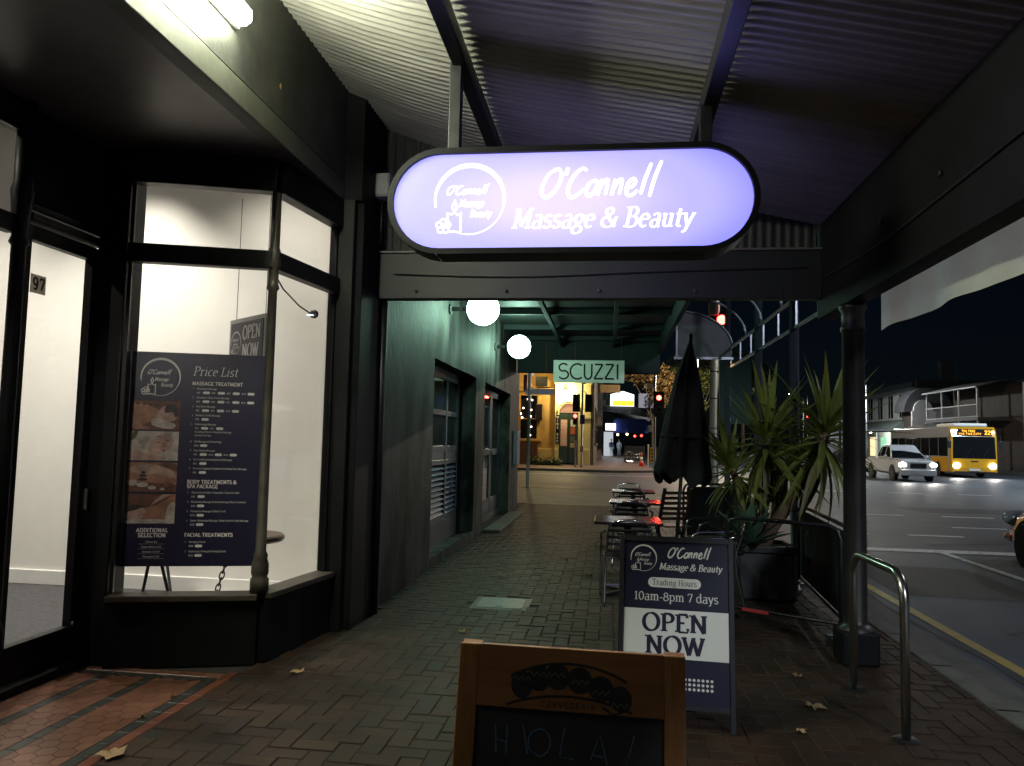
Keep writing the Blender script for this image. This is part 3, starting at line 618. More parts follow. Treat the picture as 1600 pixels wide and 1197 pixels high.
# four printed photographs, each a flat picture of coloured shapes
def cm(n, c): return mat('print_'+n, tuple(k*.8 for k in c), .45, var=.5, scale=11)
SK, SK2, BR, DK, WH, RD, GR = cm('skin', (.42, .2, .11)), cm('pale_skin', (.55, .36, .27)), cm('brown', (.16, .06, .03)), cm('dark', (.02, .012, .01)), cm('towel', (.6, .53, .45)), cm('lips', (.45, .1, .07)), cm('green', (.07, .11, .04))
def photo(u0, v0, w, h, bgm, shapes):
    mats = [bgm]; q = MB(); P = lambda u, v, l: PBt(u0+u*w, BH-v0-h+v*h, l)
    rect(q, 0, 1, 0, 1, P, .0008)
    for k, (mm, pts) in enumerate(shapes):
        if mm not in mats: mats.append(mm)
        q.cur = mats.index(mm); sp = []
        n = len(pts)
        for i in range(n):
            p0, p1, p2, p3 = pts[i-1], pts[i], pts[(i+1) % n], pts[(i+2) % n]
            for t in (0, .33, .66): sp.append(tuple(min(1, max(0, .5*(2*p1[j]+(p2[j]-p0[j])*t+(2*p0[j]-5*p1[j]+4*p2[j]-p3[j])*t*t+(3*p1[j]-p0[j]-3*p2[j]+p3[j])*t**3))) for j in (0, 1)))
        q.poly([P(a, b, .001+.00015*k) for a, b in sp])
    q.build('photo_print', mats, bd, fix=False)
def el(cx, cy, rx, ry): return [(cx+rx*math.cos(R(45*i)), cy+ry*math.sin(R(45*i))) for i in range(8)]
photo(.06, .34, .315, .2, BR, [(SK, [(0, .35), (0, .85), (.2, .92), (.45, .78), (.62, .6), (.6, .4), (.35, .25), (.1, .1)]), (SK2, [(.5, .35), (.6, .75), (.78, .85), (.95, .6), (.9, .35), (.7, .28)]), (DK, [(.68, .6), (.72, .88), (.9, .85), (.97, .55), (.9, .45), (.85, .62)]), (WH, [(.42, .2), (.48, .4), (.9, .22), (.85, .05), (.6, .08)]), (SK, [(0, .2), (.3, .12), (.38, .04), (0, .02)])]+[(DK, el(.12+.13*i, .9-.02*i, .04, .035)) for i in range(4)])
photo(.06, .55, .315, .2, WH, [(SK2, [(0, .1), (.1, .35), (.35, .25), (.75, .1), (.6, 0), (0, 0)]), (SK2, [(.38, .4), (.5, .75), (.72, .95), (.88, .8), (.85, .45), (.62, .22), (.45, .25)]), (RD, el(.58, .62, .05, .028)), (SK, el(.7, .55, .06, .09)), (BR, el(.6, .82, .05, .02)), (BR, el(.76, .68, .05, .02)), (WH, [(.7, .35), (.98, .05), (.9, .0), (.66, .3)]), (RD, el(.7, .34, .035, .05)), (GR, [(0, .7), (.06, .98), (.16, 1), (.1, .75)])])
photo(.06, .765, .315, .2, SK, [(BR, [(0, 0), (0, .3), (.4, .32), (1, .25), (1, 0)]), (SK2, [(0, .8), (.4, .95), (.8, .8), (1, .55), (1, .45), (.6, .6), (.2, .62)]), (BR, [(.6, .95), (.95, .98), (1, .7), (.8, .82)]), (DK, el(.3, .42, .1, .05)), (DK, el(.3, .55, .075, .05)), (DK, el(.31, .66, .055, .045)), (WH, el(.1, .3, .1, .1)), (WH, el(.3, .24, .12, .08)), (WH, el(.5, .14, .09, .07)), (RD, el(.8, .25, .06, .09)), (WH, el(.72, .1, .05, .05))])
photo(.06, .98, .315, .2, BR, [(SK, [(.3, .5), (.6, .62), (1, 1), (1, .6), (.75, .42), (.4, .4)]), (SK2, [(0, .25), (.1, .5), (.3, .55), (.42, .35), (.3, .15), (.1, .12)]), (DK, [(0, .4), (.1, .62), (.32, .6), (.26, .5), (.1, .42)]), (SK, [(.38, .15), (.42, .4), (.9, .42), (.92, .1)]), (WH, [(0, 0), (0, .12), (.4, .15), (1, .12), (1, 0)]), (SK2, [(.5, .62), (.8, .9), (1, 1), (.72, .98)]), (WH, [(.82, .05), (.85, .6), (1, .7), (1, .05)])])
for a, b in (((.22, .02, .02), (.14, .06, -.46)), ((.30, .02, .02), (.42, .06, -.46)), ((.26, .05, .4), (.3, .45, -.46))): MB().tube([a, b], .011, 8).build('easel_leg', K['blackm'], pb)

hs = thing('hanging_open_sign', 'grey framed navy open sign hanging inside the window above the price board', 'hanging sign', (-3.0, 5.72, 2.0), math.atan2(-.42, .52))
hb = MB().box((0, 0, 0), (.62, .05, .44)).build('sign_frame', mat('grey_alu', (.33, .33, .32), .35, metal=.3), hs, bevel=.004)
MB().box((.035, -.004, .035), (.585, 0, .405)).build('sign_face', K['navy'], hb)
def PH(u, v, l): return (u, -.004-l, v)
m = MB(); logo(m, .135, .25, .085, PH); write(m, 'OPEN', .25, .27, .1, PH, .2, width=.3); write(m, 'NOW', .25, .13, .1, PH, .2, width=.28); m.build('lettering', K['print'], hb, fix=False)
for x in (.06, .56): MB().tube([(x, .025, .44), (x, .025, 1.42)], .003, 6).build('hanging_wire', K['blackm'], hs)

ct = thing('chain_leg_table', 'small round table with chain legs behind the price board', 'side table', (-2.78, 5.72, .16))
MB().lathe([(0, .56), (.27, .56), (.285, .575), (.285, .6), (.27, .612), (0, .612)], seg=28).build('table_top', wood('walnut', (.05, .03, .018), (.09, .055, .03), .4, 'x'), ct, smooth=False)
for k in range(3):
    a = R(90+120*k); m = MB(); p0 = Vector((.1*math.cos(a), .1*math.sin(a), .56)); p1 = Vector((.24*math.cos(a), .24*math.sin(a), 0)); d = (p1-p0); n = 12
    for i in range(n):
        c = p0+d*(i+.5)/n; dd = d.normalized(); s1 = dd.cross(Vector((math.sin(a), -math.cos(a), 0))).normalized(); s2 = dd.cross(s1); sd_ = s1 if i % 2 else s2
        m.tube([c+dd*.034*math.cos(t)+sd_*.017*math.sin(t) for t in [2*math.pi*j/10 for j in range(10)]], .006, 6, True)
    m.build('chain_leg', K['blackm'], ct, smooth=True)
mg = thing('magazine_stack', 'small stack of white leaflets on the window floor beside the easel', 'leaflets', (-3.33, 5.3, .162))
for i in range(4): MB().box((-.09+.004*i, -.06, .012*i), (.09-.003*i, .06, .012*i+.011)).build('leaflet', K['white'], mg, bevel=.001)
cab = MB().tube([(-2.375, 5.12, 2.69), (-2.36, 5.25, 2.6), (-2.34, 5.5, 2.52), (-2.32, 5.68, 2.49), (-2.318, 5.74, 2.5)], .006, 6).lathe([(0, -.03), (.03, -.03), (.035, 0), (.02, .02), (0, .025)], (-2.315, 5.76, 2.5), 12, 'x')
tag(cab.build('window_cable', K['blackm'], smooth=True), 'thin black cable looped to a suction hub on the side pane', 'cable')

# ------------------------------------------------------------------ fluorescent lamp and junction box on the wall
TUBE = emit('tube_glow', (.95, 1, .74), 190); TUBE2 = emit('added_tube_glow', (1, 1, .86), 14)
for yb_, lb in ((3.42, 'glowing white fluorescent batten light on the wall under the verandah roof'), (.85, 'added fluorescent batten light beside the camera, out of view, brightening the board fronts')):  # second batten is added out of view to fill the board fronts
    fl = thing('fluorescent_light', lb, 'wall light', (-2.2, yb_, 3.95))
    MB().box((0, -.66, -.05), (.03, .66, .06)).build('lamp_base', K['white'], fl, bevel=.005)
    MB().prism([(.03, -.055), (.09, -.06), (.125, -.03), (.125, .03), (.09, .055), (.03, .055)], -.62, .62).build('lamp_diffuser', TUBE if yb_ > 3 else TUBE2, fl, bevel=.01)
    MB().box((.03, .62, -.03), (.09, .635, .03)).build('lamp_end_cap', K['white'], fl, bevel=.008)
jb = thing('junction_box', 'white square junction box on the dark wall beside the lit sign', 'junction box', (-2.04, 6.42, 3.74))
MB().box((-.11, -.07, -.105), (.11, .08, .105)).build('box_body', mat('grey_plastic', (.5, .49, .45), .5), jb, bevel=.01)
MB().box((-.1, -.082, -.095), (.1, -.071, .095)).build('box_lid', mat('grey_plastic_lid', (.55, .53, .48), .5), jb, bevel=.006)
MB().tube([(-.05, .03, .1), (-.1, .03, .16), (-.17, .05, .17)], .012, 8).build('conduit', K['blackm'], jb, smooth=True)
MB().tube([(.02, .03, -.1), (.02, .03, -.5)], .012, 8).build('conduit', K['blackm'], jb, smooth=True)

def smooth_path_(pts, k=6):
    out = []; n = len(pts); pts = [Vector(p) for p in pts]
    for i in range(n-1):
        p0, p1, p2, p3 = pts[max(0, i-1)], pts[i], pts[i+1], pts[min(n-1, i+2)]
        for s in range(k):
            t = s/k; out.append(.5*(2*p1+(p2-p0)*t+(2*p0-5*p1+4*p2-p3)*t*t+(3*p1-p0-3*p2+p3)*t**3))
    return out+[pts[-1]]
# ================================================================== verandah
ver = thing('verandah', 'dark street verandah with corrugated iron roof over the footpath', 'verandah', (0, 3, 0))
VE = dict(parent=ver, world=True)
PROF = [(-2.2, 4.42), (-1.9, 4.295), (-1.6, 4.18), (-1.28, 4.075), (-.95, 3.985), (-.58, 3.9), (-.2, 3.825), (.18, 3.75), (.56, 3.675), (.95, 3.59), (1.35, 3.5), (1.95, 3.36)]
def corr_sheet(w=.80, pitch=.076, amp=.009, n=8):
    mb = MB(); k = int(w/pitch*n)+1; vs = []
    for x, z in PROF:
        for j in range(k): vs.append((x, j*pitch/n, z+amp*math.cos(2*math.pi*j/n)))
    mb.add(vs, [(i*k+j, i*k+j+1, (i+1)*k+j+1, (i+1)*k+j) for i in range(len(PROF)-1) for j in range(k-1)]); return mb
sh0 = None
for i in range(13):
    if sh0 is None: sh0 = corr_sheet().build('roof_sheet', K['roof'], ver, smooth=True); o = sh0
    else: o = sh0.copy(); COL.objects.link(o)
    o.location = (0, -6.0+i*.76-(.0), .0015*(i % 2))
for x, zb in ((-.95, 3.85), (.57, 3.545)): MB().box((x-.045, -6, zb), (x+.045, 6.55, zb+.115)).build('purlin', mat('purlin_paint', (.012, .012, .017), .4, var=.3, scale=6), **VE, bevel=.005)
MB().box((-2.05, 6.52, 2.765), (1.72, 6.64, 3.17)).build('end_beam', mat('beam_paint', (.012, .0125, .015), .5, var=.25, scale=3), **VE, bevel=.006)
MB().box((-2.05, 6.50, 3.17), (1.72, 6.66, 3.19)).build('beam_cap', K['soffit'], **VE, bevel=.003)
MB().box((1.72, -6, 2.61), (1.86, 6.66, 3.39)).build('plate_beam', mat('plate_beam_paint', (.005, .005, .006), .7, var=.4, scale=3, spec=.15), **VE, bevel=.006)
m = MB(); n = 4; k = int(3.77/.076*n); vs = []
for j in range(k):
    x = -2.05+j*.076/n
    zt = next((z0+(z1-z0)*(x-x0)/(x1-x0) for (x0, z0), (x1, z1) in zip(PROF, PROF[1:]) if x0 <= x <= x1), 3.4)
    y = 6.6+.008*math.cos(2*math.pi*j/n); vs += [(x, y, 3.19), (x, y, zt-.012)]
m.add(vs, [(2*j, 2*j+2, 2*j+3, 2*j+1) for j in range(k-1)]); m.build('gable_sheet', mat('gable_iron', (.025, .024, .024), .6, metal=.1, var=.2, scale=4), **VE, smooth=True)
MB().lathe([(.125, 0), (.125, .25), (.09, .27), (.079, .3), (.077, 2.4), (.088, 2.41), (.088, 2.44), (.08, 2.45), (.08, 2.55), (.1, 2.58), (.1, 2.61)], (1.79, 5.95, 0), 20).build('post', mat('post_paint', (.016, .012, .012), .45, var=.25, scale=7, rvar=.1), **VE, smooth=True)
MB().box((1.66, 5.82, 0), (1.92, 6.08, .24)).build('post_plinth', K['blackw'], **VE, bevel=.02)
for i in range(9): MB().lathe([(.018, 1.715), (.018, 1.705), (.008, 1.70), (.0, 1.70)], (0, -1.2+.9*i, 3.0), 8, 'x').build('bolt', K['blackm'], **VE)
MB().tube(smooth_path_([(1.712, -3, 2.9), (1.712, 0, 2.87), (1.71, 2.5, 2.91), (1.712, 5, 2.86), (1.71, 6.5, 2.92)]), .008, 6).build('cable', K['blackm'], **VE)
MB().tube(smooth_path_([(-1.9, 6.51, 2.98), (-.8, 6.512, 2.95), (.4, 6.51, 2.99), (1.6, 6.51, 3.02)]), .007, 6).build('cable', K['blackm'], **VE)
for x in (-1.7, -.9, -.1, .7, 1.4): MB().lathe([(.016, 6.515), (.016, 6.505), (0, 6.5)], (x, 0, 2.83), 8, 'y').build('bolt', K['blackm'], **VE)
# cloth valance
m = MB(); vs = []; k = 150
for i in range(k):
    y = -4+i*(9.97/(k-1)); wv = .012*math.sin(y*5.1)+.008*math.sin(y*12.7+1)
    for z in (2.425, 2.435, 2.6, 2.9): vs.append((2.0+wv*(2.95-z)*2, y, z+(.006*math.sin(y*7) if z < 2.5 else 0)))
m.add(vs, [(4*i+j, 4*i+4+j, 4*i+5+j, 4*i+1+j) for i in range(k-1) for j in range(3)])
m.build('valance', translucent(mat('cream_canvas', (.82, .83, .72), .8, col2=(.66, .67, .58), scale=1.4, bump=.2, bscale=200), .65), **VE, smooth=True)

# ------------------------------------------------------------------ the lit lozenge sign
sg = thing('hanging_lightbox_sign', 'glowing lavender lozenge lightbox sign hanging across the footpath', 'lit sign', (-.258, 4.55, 2.975))
HWs, HHs = 1.10, .325
def stad(hw, hh, n=20): return arc(hw-hh, 0, hh, hh, -90, 90, n)+arc(-hw+hh, 0, hh, hh, 90, 270, n)
o_, i_ = stad(HWs, HHs), stad(HWs-.034, HHs-.034); N_ = len(o_); m = MB(); D0, D1 = -.11, .11
vs = [(x, y, z) for y in (D0, D1) for (x, z) in o_]+[(x, y, z) for y in (D0, D1) for (x, z) in i_]
fs = []
for i in range(N_):
    j = (i+1) % N_; fs += [(i, j, N_+j, N_+i), (2*N_+i, 3*N_+i, 3*N_+j, 2*N_+j), (i, 2*N_+i, 2*N_+j, j), (N_+i, N_+j, 3*N_+j, 3*N_+i)]
m.add(vs, fs); fr = m.build('sign_frame', mat('sign_frame_paint', (.004, .004, .005), .5, spec=.2), sg)
for x in (-.79, .79):
    for z in (-.33, .323): MB().box((x-.002, -.112, z), (x+.002, .11, z+.006)).build('frame_joint', K['alu'], fr)
fm, t, b = _base('sign_acrylic'); N = t.nodes.new; L = t.links.new
tc = N('ShaderNodeTexCoord'); mp = N('ShaderNodeMapping'); mp.inputs['Scale'].default_value = (.8, 0, 2.1); mp.inputs['Location'].default_value = (.08, 0, 0); L(tc.outputs['Object'], mp.inputs[0])
gr = N('ShaderNodeTexGradient'); gr.gradient_type = 'SPHERICAL'; L(mp.outputs[0], gr.inputs[0])
rp = N('ShaderNodeValToRGB'); rp.color_ramp.interpolation = 'EASE'; e = rp.color_ramp.elements; e[0].color = (.27, .26, 1.25, 1); e[1].color = (.74, .63, 1.25, 1); e[1].position = .85
n1 = e.new(.3); n1.color = (.45, .42, 1.25, 1)
L(gr.outputs[1], rp.inputs[0]); L(rp.outputs[0], b.inputs['Emission Color']); b.inputs['Emission Strength'].default_value = 1.18; b.inputs['Base Color'].default_value = (.1, .1, .2, 1); b.inputs['Roughness'].default_value = .3
for y in (-.085, .085): MB().prism(stad(HWs-.036, HHs-.036), y-.003, y+.003).build('sign_face', fm, fr)
def PS(u, v, l): return (u, -.0885-l, v)
SL = emit('lit_lettering', (1, .98, 1), 2.4); s_ = .00372
m = MB(); logo(m, -.596, .008, .212, PS, .001); m.build('logo', SL, fr, fix=False)
m = MB(); brush(m, -.167, .018, .165, PS, .70, .001, .115); m.build('script_lettering', SL, fr, fix=False)
m = MB(); write(m, 'Massage & Beauty', -.34, -.17,   .118, PS, .15, .24, True, .72, width=1.06, lift=.001); m.build('lettering', SL, fr, fix=False)
for x, zt in ((-.715, 3.86), (.80, 3.55)): MB().box((x-.035, -.04, .325), (x+.035, .04, zt-2.975)).build('hanging_post', K['blackm'], sg, bevel=.003)
# ================================================================== the pub next door
pub = thing('corner_pub', 'dark rendered corner pub wall with recessed louvred window and glazed doors', 'pub', (-2.08, 12, 0))
PU = dict(parent=pub, world=True)
XW = -2.08; XB = -2.5
m = MB()
for y0, y1, z0, z1 in ((6.70, 8.95, 0, 4.6), (8.95, 11.85, 0, .12), (8.95, 11.85, 2.5, 4.6), (11.85, 12.7, 0, 4.6), (12.7, 16.05, 2.5, 4.6), (16.05, 17.6, 0, 4.6)): m.box((XB, y0, z0), (XW, y1, z1))
m.build('wall', K['pubwall'], **PU)
MB().box((-12, 17.2, 0), (XB, 17.6, 4.6)).build('wall', K['pubwall'], **PU)
MB().box((-2.9, 8.9, 0), (-2.55, 16.2, 3)).build('back_partition', K['blackw'], **PU)
# window: frame, panes, louvres
XF = XW-.2
wn = MB()
for y in (8.96, 9.62, 10.62, 11.42): wn.box((XF-.05, y, .45), (XF, y+.09, 2.42))
for z in (.40, 1.18, 1.37, 1.86, 2.36): wn.box((XF-.052, 8.95, z), (XF-.004, 11.51, z+.07))
wn.box((XF-.05, 8.95, 1.2), (XF-.012, 11.51, 1.4))
wn = wn.build('window', K['pubframe'], **PU, bevel=.004)
MB().box((XF-.05, 11.51, .12), (XF-.01, 11.85, 2.5)).build('window_side_panel', K['blackw'], wn, world=True)
MB().box((XF-.05, 8.95, .12), (XF, 11.51, .40)).build('window_base_panel', K['pubframe'], wn, world=True)
MB().box((XF-.05, 8.95, 2.43), (XF-.02, 11.51, 2.5)).build('window_head', K['pubframe'], wn, world=True)
for ya, yb in ((9.05, 9.62), (9.71, 10.62), (10.71, 11.42)):
    for za, zb in ((1.44, 1.86), (1.93, 2.36)): MB().box((XF-.035, ya, za), (XF-.028, yb, zb)).build('pane', K['cglass'], wn, world=True)
    lv = None
    for i in range(10):
        if lv is None: lv = MB().cbox((0, 0, 0), (.012, yb-ya, .062), Matrix.Rotation(R(-42), 4, 'Y')).build('louvre_slat', mat('louvre_paint', (.2, .23, .33), .28, var=.1), wn); o = lv
        else: o = lv.copy(); COL.objects.link(o)
        o.location = Vector((XF-.028, (ya+yb)/2, .505+i*.07))-pub.location
# doors
ds = MB().box((-2.5, 12.7, 0), (-2.28, 16.05, .12)).build('door_sill', K['concrete'], **PU, bevel=.01)
MB().box((-2.06, 12.75, .0), (-1.78, 16.2, .045)).build('door_step', K['concrete'], **PU, bevel=.01)
for y0, y1 in ((12.72, 13.72), (13.74, 14.74), (14.78, 16.02)):
    d = MB().box((XF-.05, y0, .13), (XF, y0+.1, 2.48)).box((XF-.05, y1-.1, .13), (XF, y1, 2.48)).box((XF-.05, y0+.1, .13), (XF, y1-.1, .42)).box((XF-.05, y0+.1, 2.36), (XF, y1-.1, 2.48)).box((XF-.05, y0+.1, 1.24), (XF, y1-.1, 1.36)).build('door', K['pubframe'], **PU, bevel=.004)
    for z0, z1 in ((.42, 1.24), (1.36, 2.36)): MB().box((XF-.03, y0+.1, z0), (XF-.022, y1-.1, z1)).build('door_pane', K['cglass'], d, world=True)
    MB().tube([(XF+.03, y1-.05, 1.0), (XF+.03, y1-.05, 1.3)], .012, 8).build('door_handle', K['alu'], d, world=True)
po = MB().box((XF-.021, 12.9, 2.12), (XF-.017, 13.2, 2.32)).build('window_sticker', mat('red_sticker', (.5, .03, .05), .5), **PU)
MB().box((XF-.021, 13.24, 2.05), (XF-.017, 13.5, 2.3)).build('window_sticker', K['print'], **PU)
MB().box((XW, 16.7, 1.0), (XW+.09, 17.2, 1.75)).build('meter_box', mat('grey_box', (.16, .16, .18), .5), **PU, bevel=.01)
# its awning: soffit, edge, end blind
aw = thing('pub_awning', 'dark teal awning with battened soffit and drop blind over the pub footpath', 'awning', (-.5, 12, 3.8))
AW = dict(parent=aw, world=True)
MB().box((-2.08, 6.72, 3.80), (1.1, 17.1, 3.86)).build('soffit', K['teal2'], **AW)
for y in (7.6, 9.4, 11.2, 13.0, 14.8, 16.4): MB().box((-2.08, y, 3.70), (1.1, y+.09, 3.797)).build('batten', K['teal'], **AW, bevel=.004)
for x in (-1.1, 0.05): MB().box((x, 6.75, 3.62), (x+.07, 17.0, 3.697)).build('rail', K['teal'], **AW, bevel=.004)
MB().box((1.02, 6.72, 3.5), (1.1, 17.1, 3.797)).build('edge_beam', K['teal'], **AW, bevel=.005)
xs = [-2.06, -1.42, -.78, -.14, .50, 1.08]
for a, b_ in zip(xs, xs[1:]): MB().box((a+.001, 17.0+.006*(xs.index(a) % 2), 3.06), (b_-.001, 17.03, 3.797)).build('blind_panel', K['teal'], **AW, bevel=.004)
MB().tube([(-2.05, 17.02, 3.05), (1.09, 17.02, 3.05)], .016, 8).build('blind_rod', K['blackm'], **AW)
# globe lamps
GL = emit('globe_glow', (.55, 1, .75), 46)
def globe(y, label):
    t = thing('globe_lamp', label, 'wall lamp', (XW, y, 3.22), group='white globe lamps on the pub wall')
    MB().sphere((.44, 0, 0), .21, 28, 18).build('globe', GL, t, smooth=True)
    MB().lathe([(.07, 0), (.07, .02), (.03, .035), (.026, .2), (.055, .215), (.06, .24)], seg=14, axis='x').build('bracket', K['blackm'], t, smooth=False)
    return t
globe(9.7, 'white globe lamp on the pub wall, partly cut off by the end beam')
globe(13.7, 'white globe lamp on the pub wall near the street corner, seen whole')
# SCUZZI board
sz = thing('hanging_name_board', 'weathered white board lettered SCUZZI hanging below the awning blind', 'sign board', (-.435, 15.7, 2.735))
wb = mat('weathered_white_board', (.85, .86, .8), .6, col2=(.6, .63, .56), scale=3, stretch=(1.5, 1, 14))
bb = MB()
bb = MB().box((-.72, -.02, 0), (.72, .02, .46)).build('board', wb, sz, bevel=.004)
for i in range(5): MB().box((-.715, -.0235, .012+i*.088), (.715, -.02, .094+i*.088)).build('board_plank', wb, bb)
def PZ(u, v, l): return (u, -.0245-l, v)
m = MB(); u = -.62
for c, w in (('S', .2), ('C', .24), ('U', .2), ('Z', .19), ('Z', .19), ('I', .06)):
    g = {'S': [arc(.1, .235, .085, .078, 35, 262, 12)+arc(.1, .085, .095, .085, 82, -150, 12)], 'C': [arc(.15, .155, .135, .155, 50, 310, 20)], 'U': [[(.03, .31), (.03, .11)]+arc(.1, .1, .07, .1, 180, 360, 10)+[(.17, .31)]], 'Z': [[(.01, .3), (.16, .3)], [(.16, .3), (.0, .01)], [(.0, .01), (.17, .01)]], 'I': [[(.03, .31), (.03, 0)]]}[c]
    for st in g:
        _zc[0] = (_zc[0]+1) % 9; ribbon(m, [(u+p[0]*1.06, .075+p[1]) for p in st], lambda i, d: .036, PZ, .001+_zc[0]*.0004)
    u += w*1.06+.018
m.build('lettering', K['black'], bb, fix=False)
for x in (-.66, 0, .66): MB().tube([(x, 0, .46), (x, 0, .98)], .006, 6).build('hanger', K['blackm'], sz)
# ================================================================== arched canopy frame along the kerb
ca = thing('arched_canopy_frame', 'bare arched metal canopy frame on posts at the kerb, end bay covered', 'canopy frame', (1.6, 11, 0))
CA = dict(parent=ca, world=True); pm = mat('canopy_paint', (.15, .155, .19), .28, metal=.4)
def hoop(y): return [(1.1, y, 3.76)]+[(1.1+.9*math.sin(R(t)), y, 3.16+.6*math.cos(R(t))) for t in range(6, 91, 7)]
for y in (8.1, 9.3, 10.5, 11.7, 13.0): MB().tube(hoop(y), .016, 8).build('hoop', pm, **CA, smooth=True)
for z in (3.16, 2.84): MB().beam((2.0, 7.6, z), (2.0, 13.1, z), .03, .03).build('side_rail', pm, **CA)
for y in [7.7+i*.9 for i in range(7)]: MB().beam((2.0, y, 2.855), (2.0, y, 3.145), .02, .02, (0, 1, 0)).build('rail_strut', pm, **CA)
MB().prism([(x, z) for x, y, z in hoop(0)]+[(2.0, 2.98), (1.1, 2.98)], 13.03, 13.05).build('end_fabric', mat('grey_canvas', (.13, .12, .14), .8, var=.15, scale=4), **CA)
MB().beam((1.05, 13.02, 2.97), (2.02, 13.02, 2.97), .03, .04).build('end_rail', pm, **CA); MB().beam((1.1, 13.02, 2.98), (1.1, 13.02, 3.78), .03, .03, (0, 1, 0)).build('end_stile', pm, **CA)
for y in (8.7, 10.75, 13.5): MB().lathe([(.075, 0), (.075, .02), (.052, .03), (.052, 4.2 if y > 8.8 else 3.9)], (2.0, y, 0), 14).build('post', mat('post_slate', (.035, .04, .05), .35, var=.2), **CA, smooth=True)
# ================================================================== cafe furniture
tb = None
TP = wood('dark_table_wood', (.02, .017, .018), (.04, .033, .033), .16, 'x')
TB = [(.2, 8.15, 'dark square cafe table closest to the sandwich board'), (.36, 10.7, 'dark square cafe table, middle of the row of three'), (.40, 12.95, 'dark square cafe table closest to the cross street')]
for x, y, lb in TB:
    if tb is None:
        tb = thing('cafe_table', lb, 'table', (x, y, 0), group='cafe tables on the footpath')
        MB().box((-.34, -.34, .722), (.34, .34, .75)).build('table_top', mat('table_laminate', (.022, .02, .022), .17, var=.3, scale=9, rvar=.05), tb, bevel=.004)
        MB().box((-.2, -.2, .69), (.2, .2, .721)).build('top_frame', K['blackm'], tb)
        MB().box((-.035, -.035, .04), (.035, .035, .689)).build('pedestal', K['blackm'], tb)
        for k in range(4):
            a = R(45+90*k); MB().beam((.03*math.cos(a), .03*math.sin(a), .025), (.32*math.cos(a), .32*math.sin(a), .015), .05, .03).build('leg', K['blackm'], tb)
    else:
        o = copy_tree(tb); o.location = (x, y, 0); o['label'] = lb
def smooth_path(pts, k=6):
    out = []; n = len(pts); pts = [Vector(p) for p in pts]
    for i in range(n-1):
        p0, p1, p2, p3 = pts[max(0, i-1)], pts[i], pts[i+1], pts[min(n-1, i+2)]
        for s in range(k):
            t = s/k; out.append(.5*(2*p1+(p2-p0)*t+(2*p0-5*p1+4*p2-p3)*t*t+(3*p1-p0-3*p2+p3)*t**3))
    return out+[pts[-1]]
def make_chair(lb):
    c = thing('bistro_chair', lb, 'chair', group='metal bistro chairs around the cafe tables')
    st = MB().box((-.21, -.2, .435), (.21, .21, .45)).build('seat', K['fabric'], c, bevel=.006)
    MB().tube(smooth_path([(-.215, -.2, .443), (-.22, .2, .443), (0, .235, .443), (.22, .2, .443), (.215, -.2, .443), (0, -.21, .443), (-.215, -.2, .443)]), .011, 8).build('seat_rim', K['alu'], c, smooth=True)
    for s in (-1, 1):
        MB().tube(smooth_path([(s*.25, .24, .0), (s*.25, .225, .3), (s*.25, .21, .56), (s*.262, .14, .645), (s*.27, -.02, .66), (s*.262, -.18, .675), (s*.225, -.27, .70)]), .0125, 8).build('arm', K['alu'], c, smooth=True)
        MB().tube(smooth_path([(s*.23, -.31, 0), (s*.215, -.22, .44), (s*.2, -.27, .66), (s*.19, -.29, .74)]), .0125, 8).build('rear_leg', K['alu'], c, smooth=True)
    MB().tube(smooth_path([(-.19, -.29, .74), (-.15, -.315, .79), (0, -.34, .815), (.15, -.315, .79), (.19, -.29, .74)]), .0125, 8).build('back_rail', K['alu'], c, smooth=True)
    for z in (.52, .585, .65, .715): MB().tube(smooth_path([(-.2, -.255-(z-.5)*.15, z), (0, -.3-(z-.5)*.12, z), (.2, -.255-(z-.5)*.15, z)]), .016, 6).build('back_slat', K['fabric'], c, smooth=True)
    MB().tube([(-.225, -.26, .2), (.225, -.26, .2)], .008, 6).build('stretcher', K['alu'], c)
    return c
ch0 = make_chair('metal bistro chair with its back to the camera at the closest cafe table')
CH = [(.19, 7.72, 2), (1.0, 7.75, 82, 'metal bistro chair between the closest cafe table and the planter'), (.3, 10.05, -3, 'metal bistro chair tucked under the near edge of the middle table'), (1.18, 9.35, 100, 'metal bistro chair behind the umbrella pole facing the pub'),
      (.34, 12.35, 4, 'metal bistro chair tucked under the near edge of the third table'), (.35, 13.65, 178, 'metal bistro chair beyond the third table with its curved back to the cross street')]
for i, c in enumerate(CH):
    o = ch0 if i == 0 else copy_tree(ch0)
    o.location = (c[0], c[1], 0); o.rotation_euler = (0, 0, R(c[2]))
    if i: o['label'] = c[3]
wc = thing('slatted_wooden_chair', 'dark slat back wooden folding chair behind the umbrella pole', 'chair', (.86, 10.6, 0), R(20)); dw = wood('dark_stained_wood', (.03, .018, .012), (.06, .035, .022), .45)
for s in (-1, 1):
    MB().beam((s*.19, .2, 0), (s*.19, -.16, .95), .03, .04, (1, 0, 0)).build('frame_leg', dw, wc); MB().beam((s*.16, -.2, 0), (s*.16, .2, .45), .03, .04, (1, 0, 0)).build('cross_leg', dw, wc)
for i in range(6): MB().box((-.175, -.012+.0-.028*i, .52+.07*i), (.175, .012-.028*i, .56+.07*i)).build('back_slat', dw, wc, bevel=.004)
for i in range(5): MB().box((-.19, -.18+.08*i, .44), (.19, -.12+.08*i, .458)).build('seat_slat', dw, wc, bevel=.003)
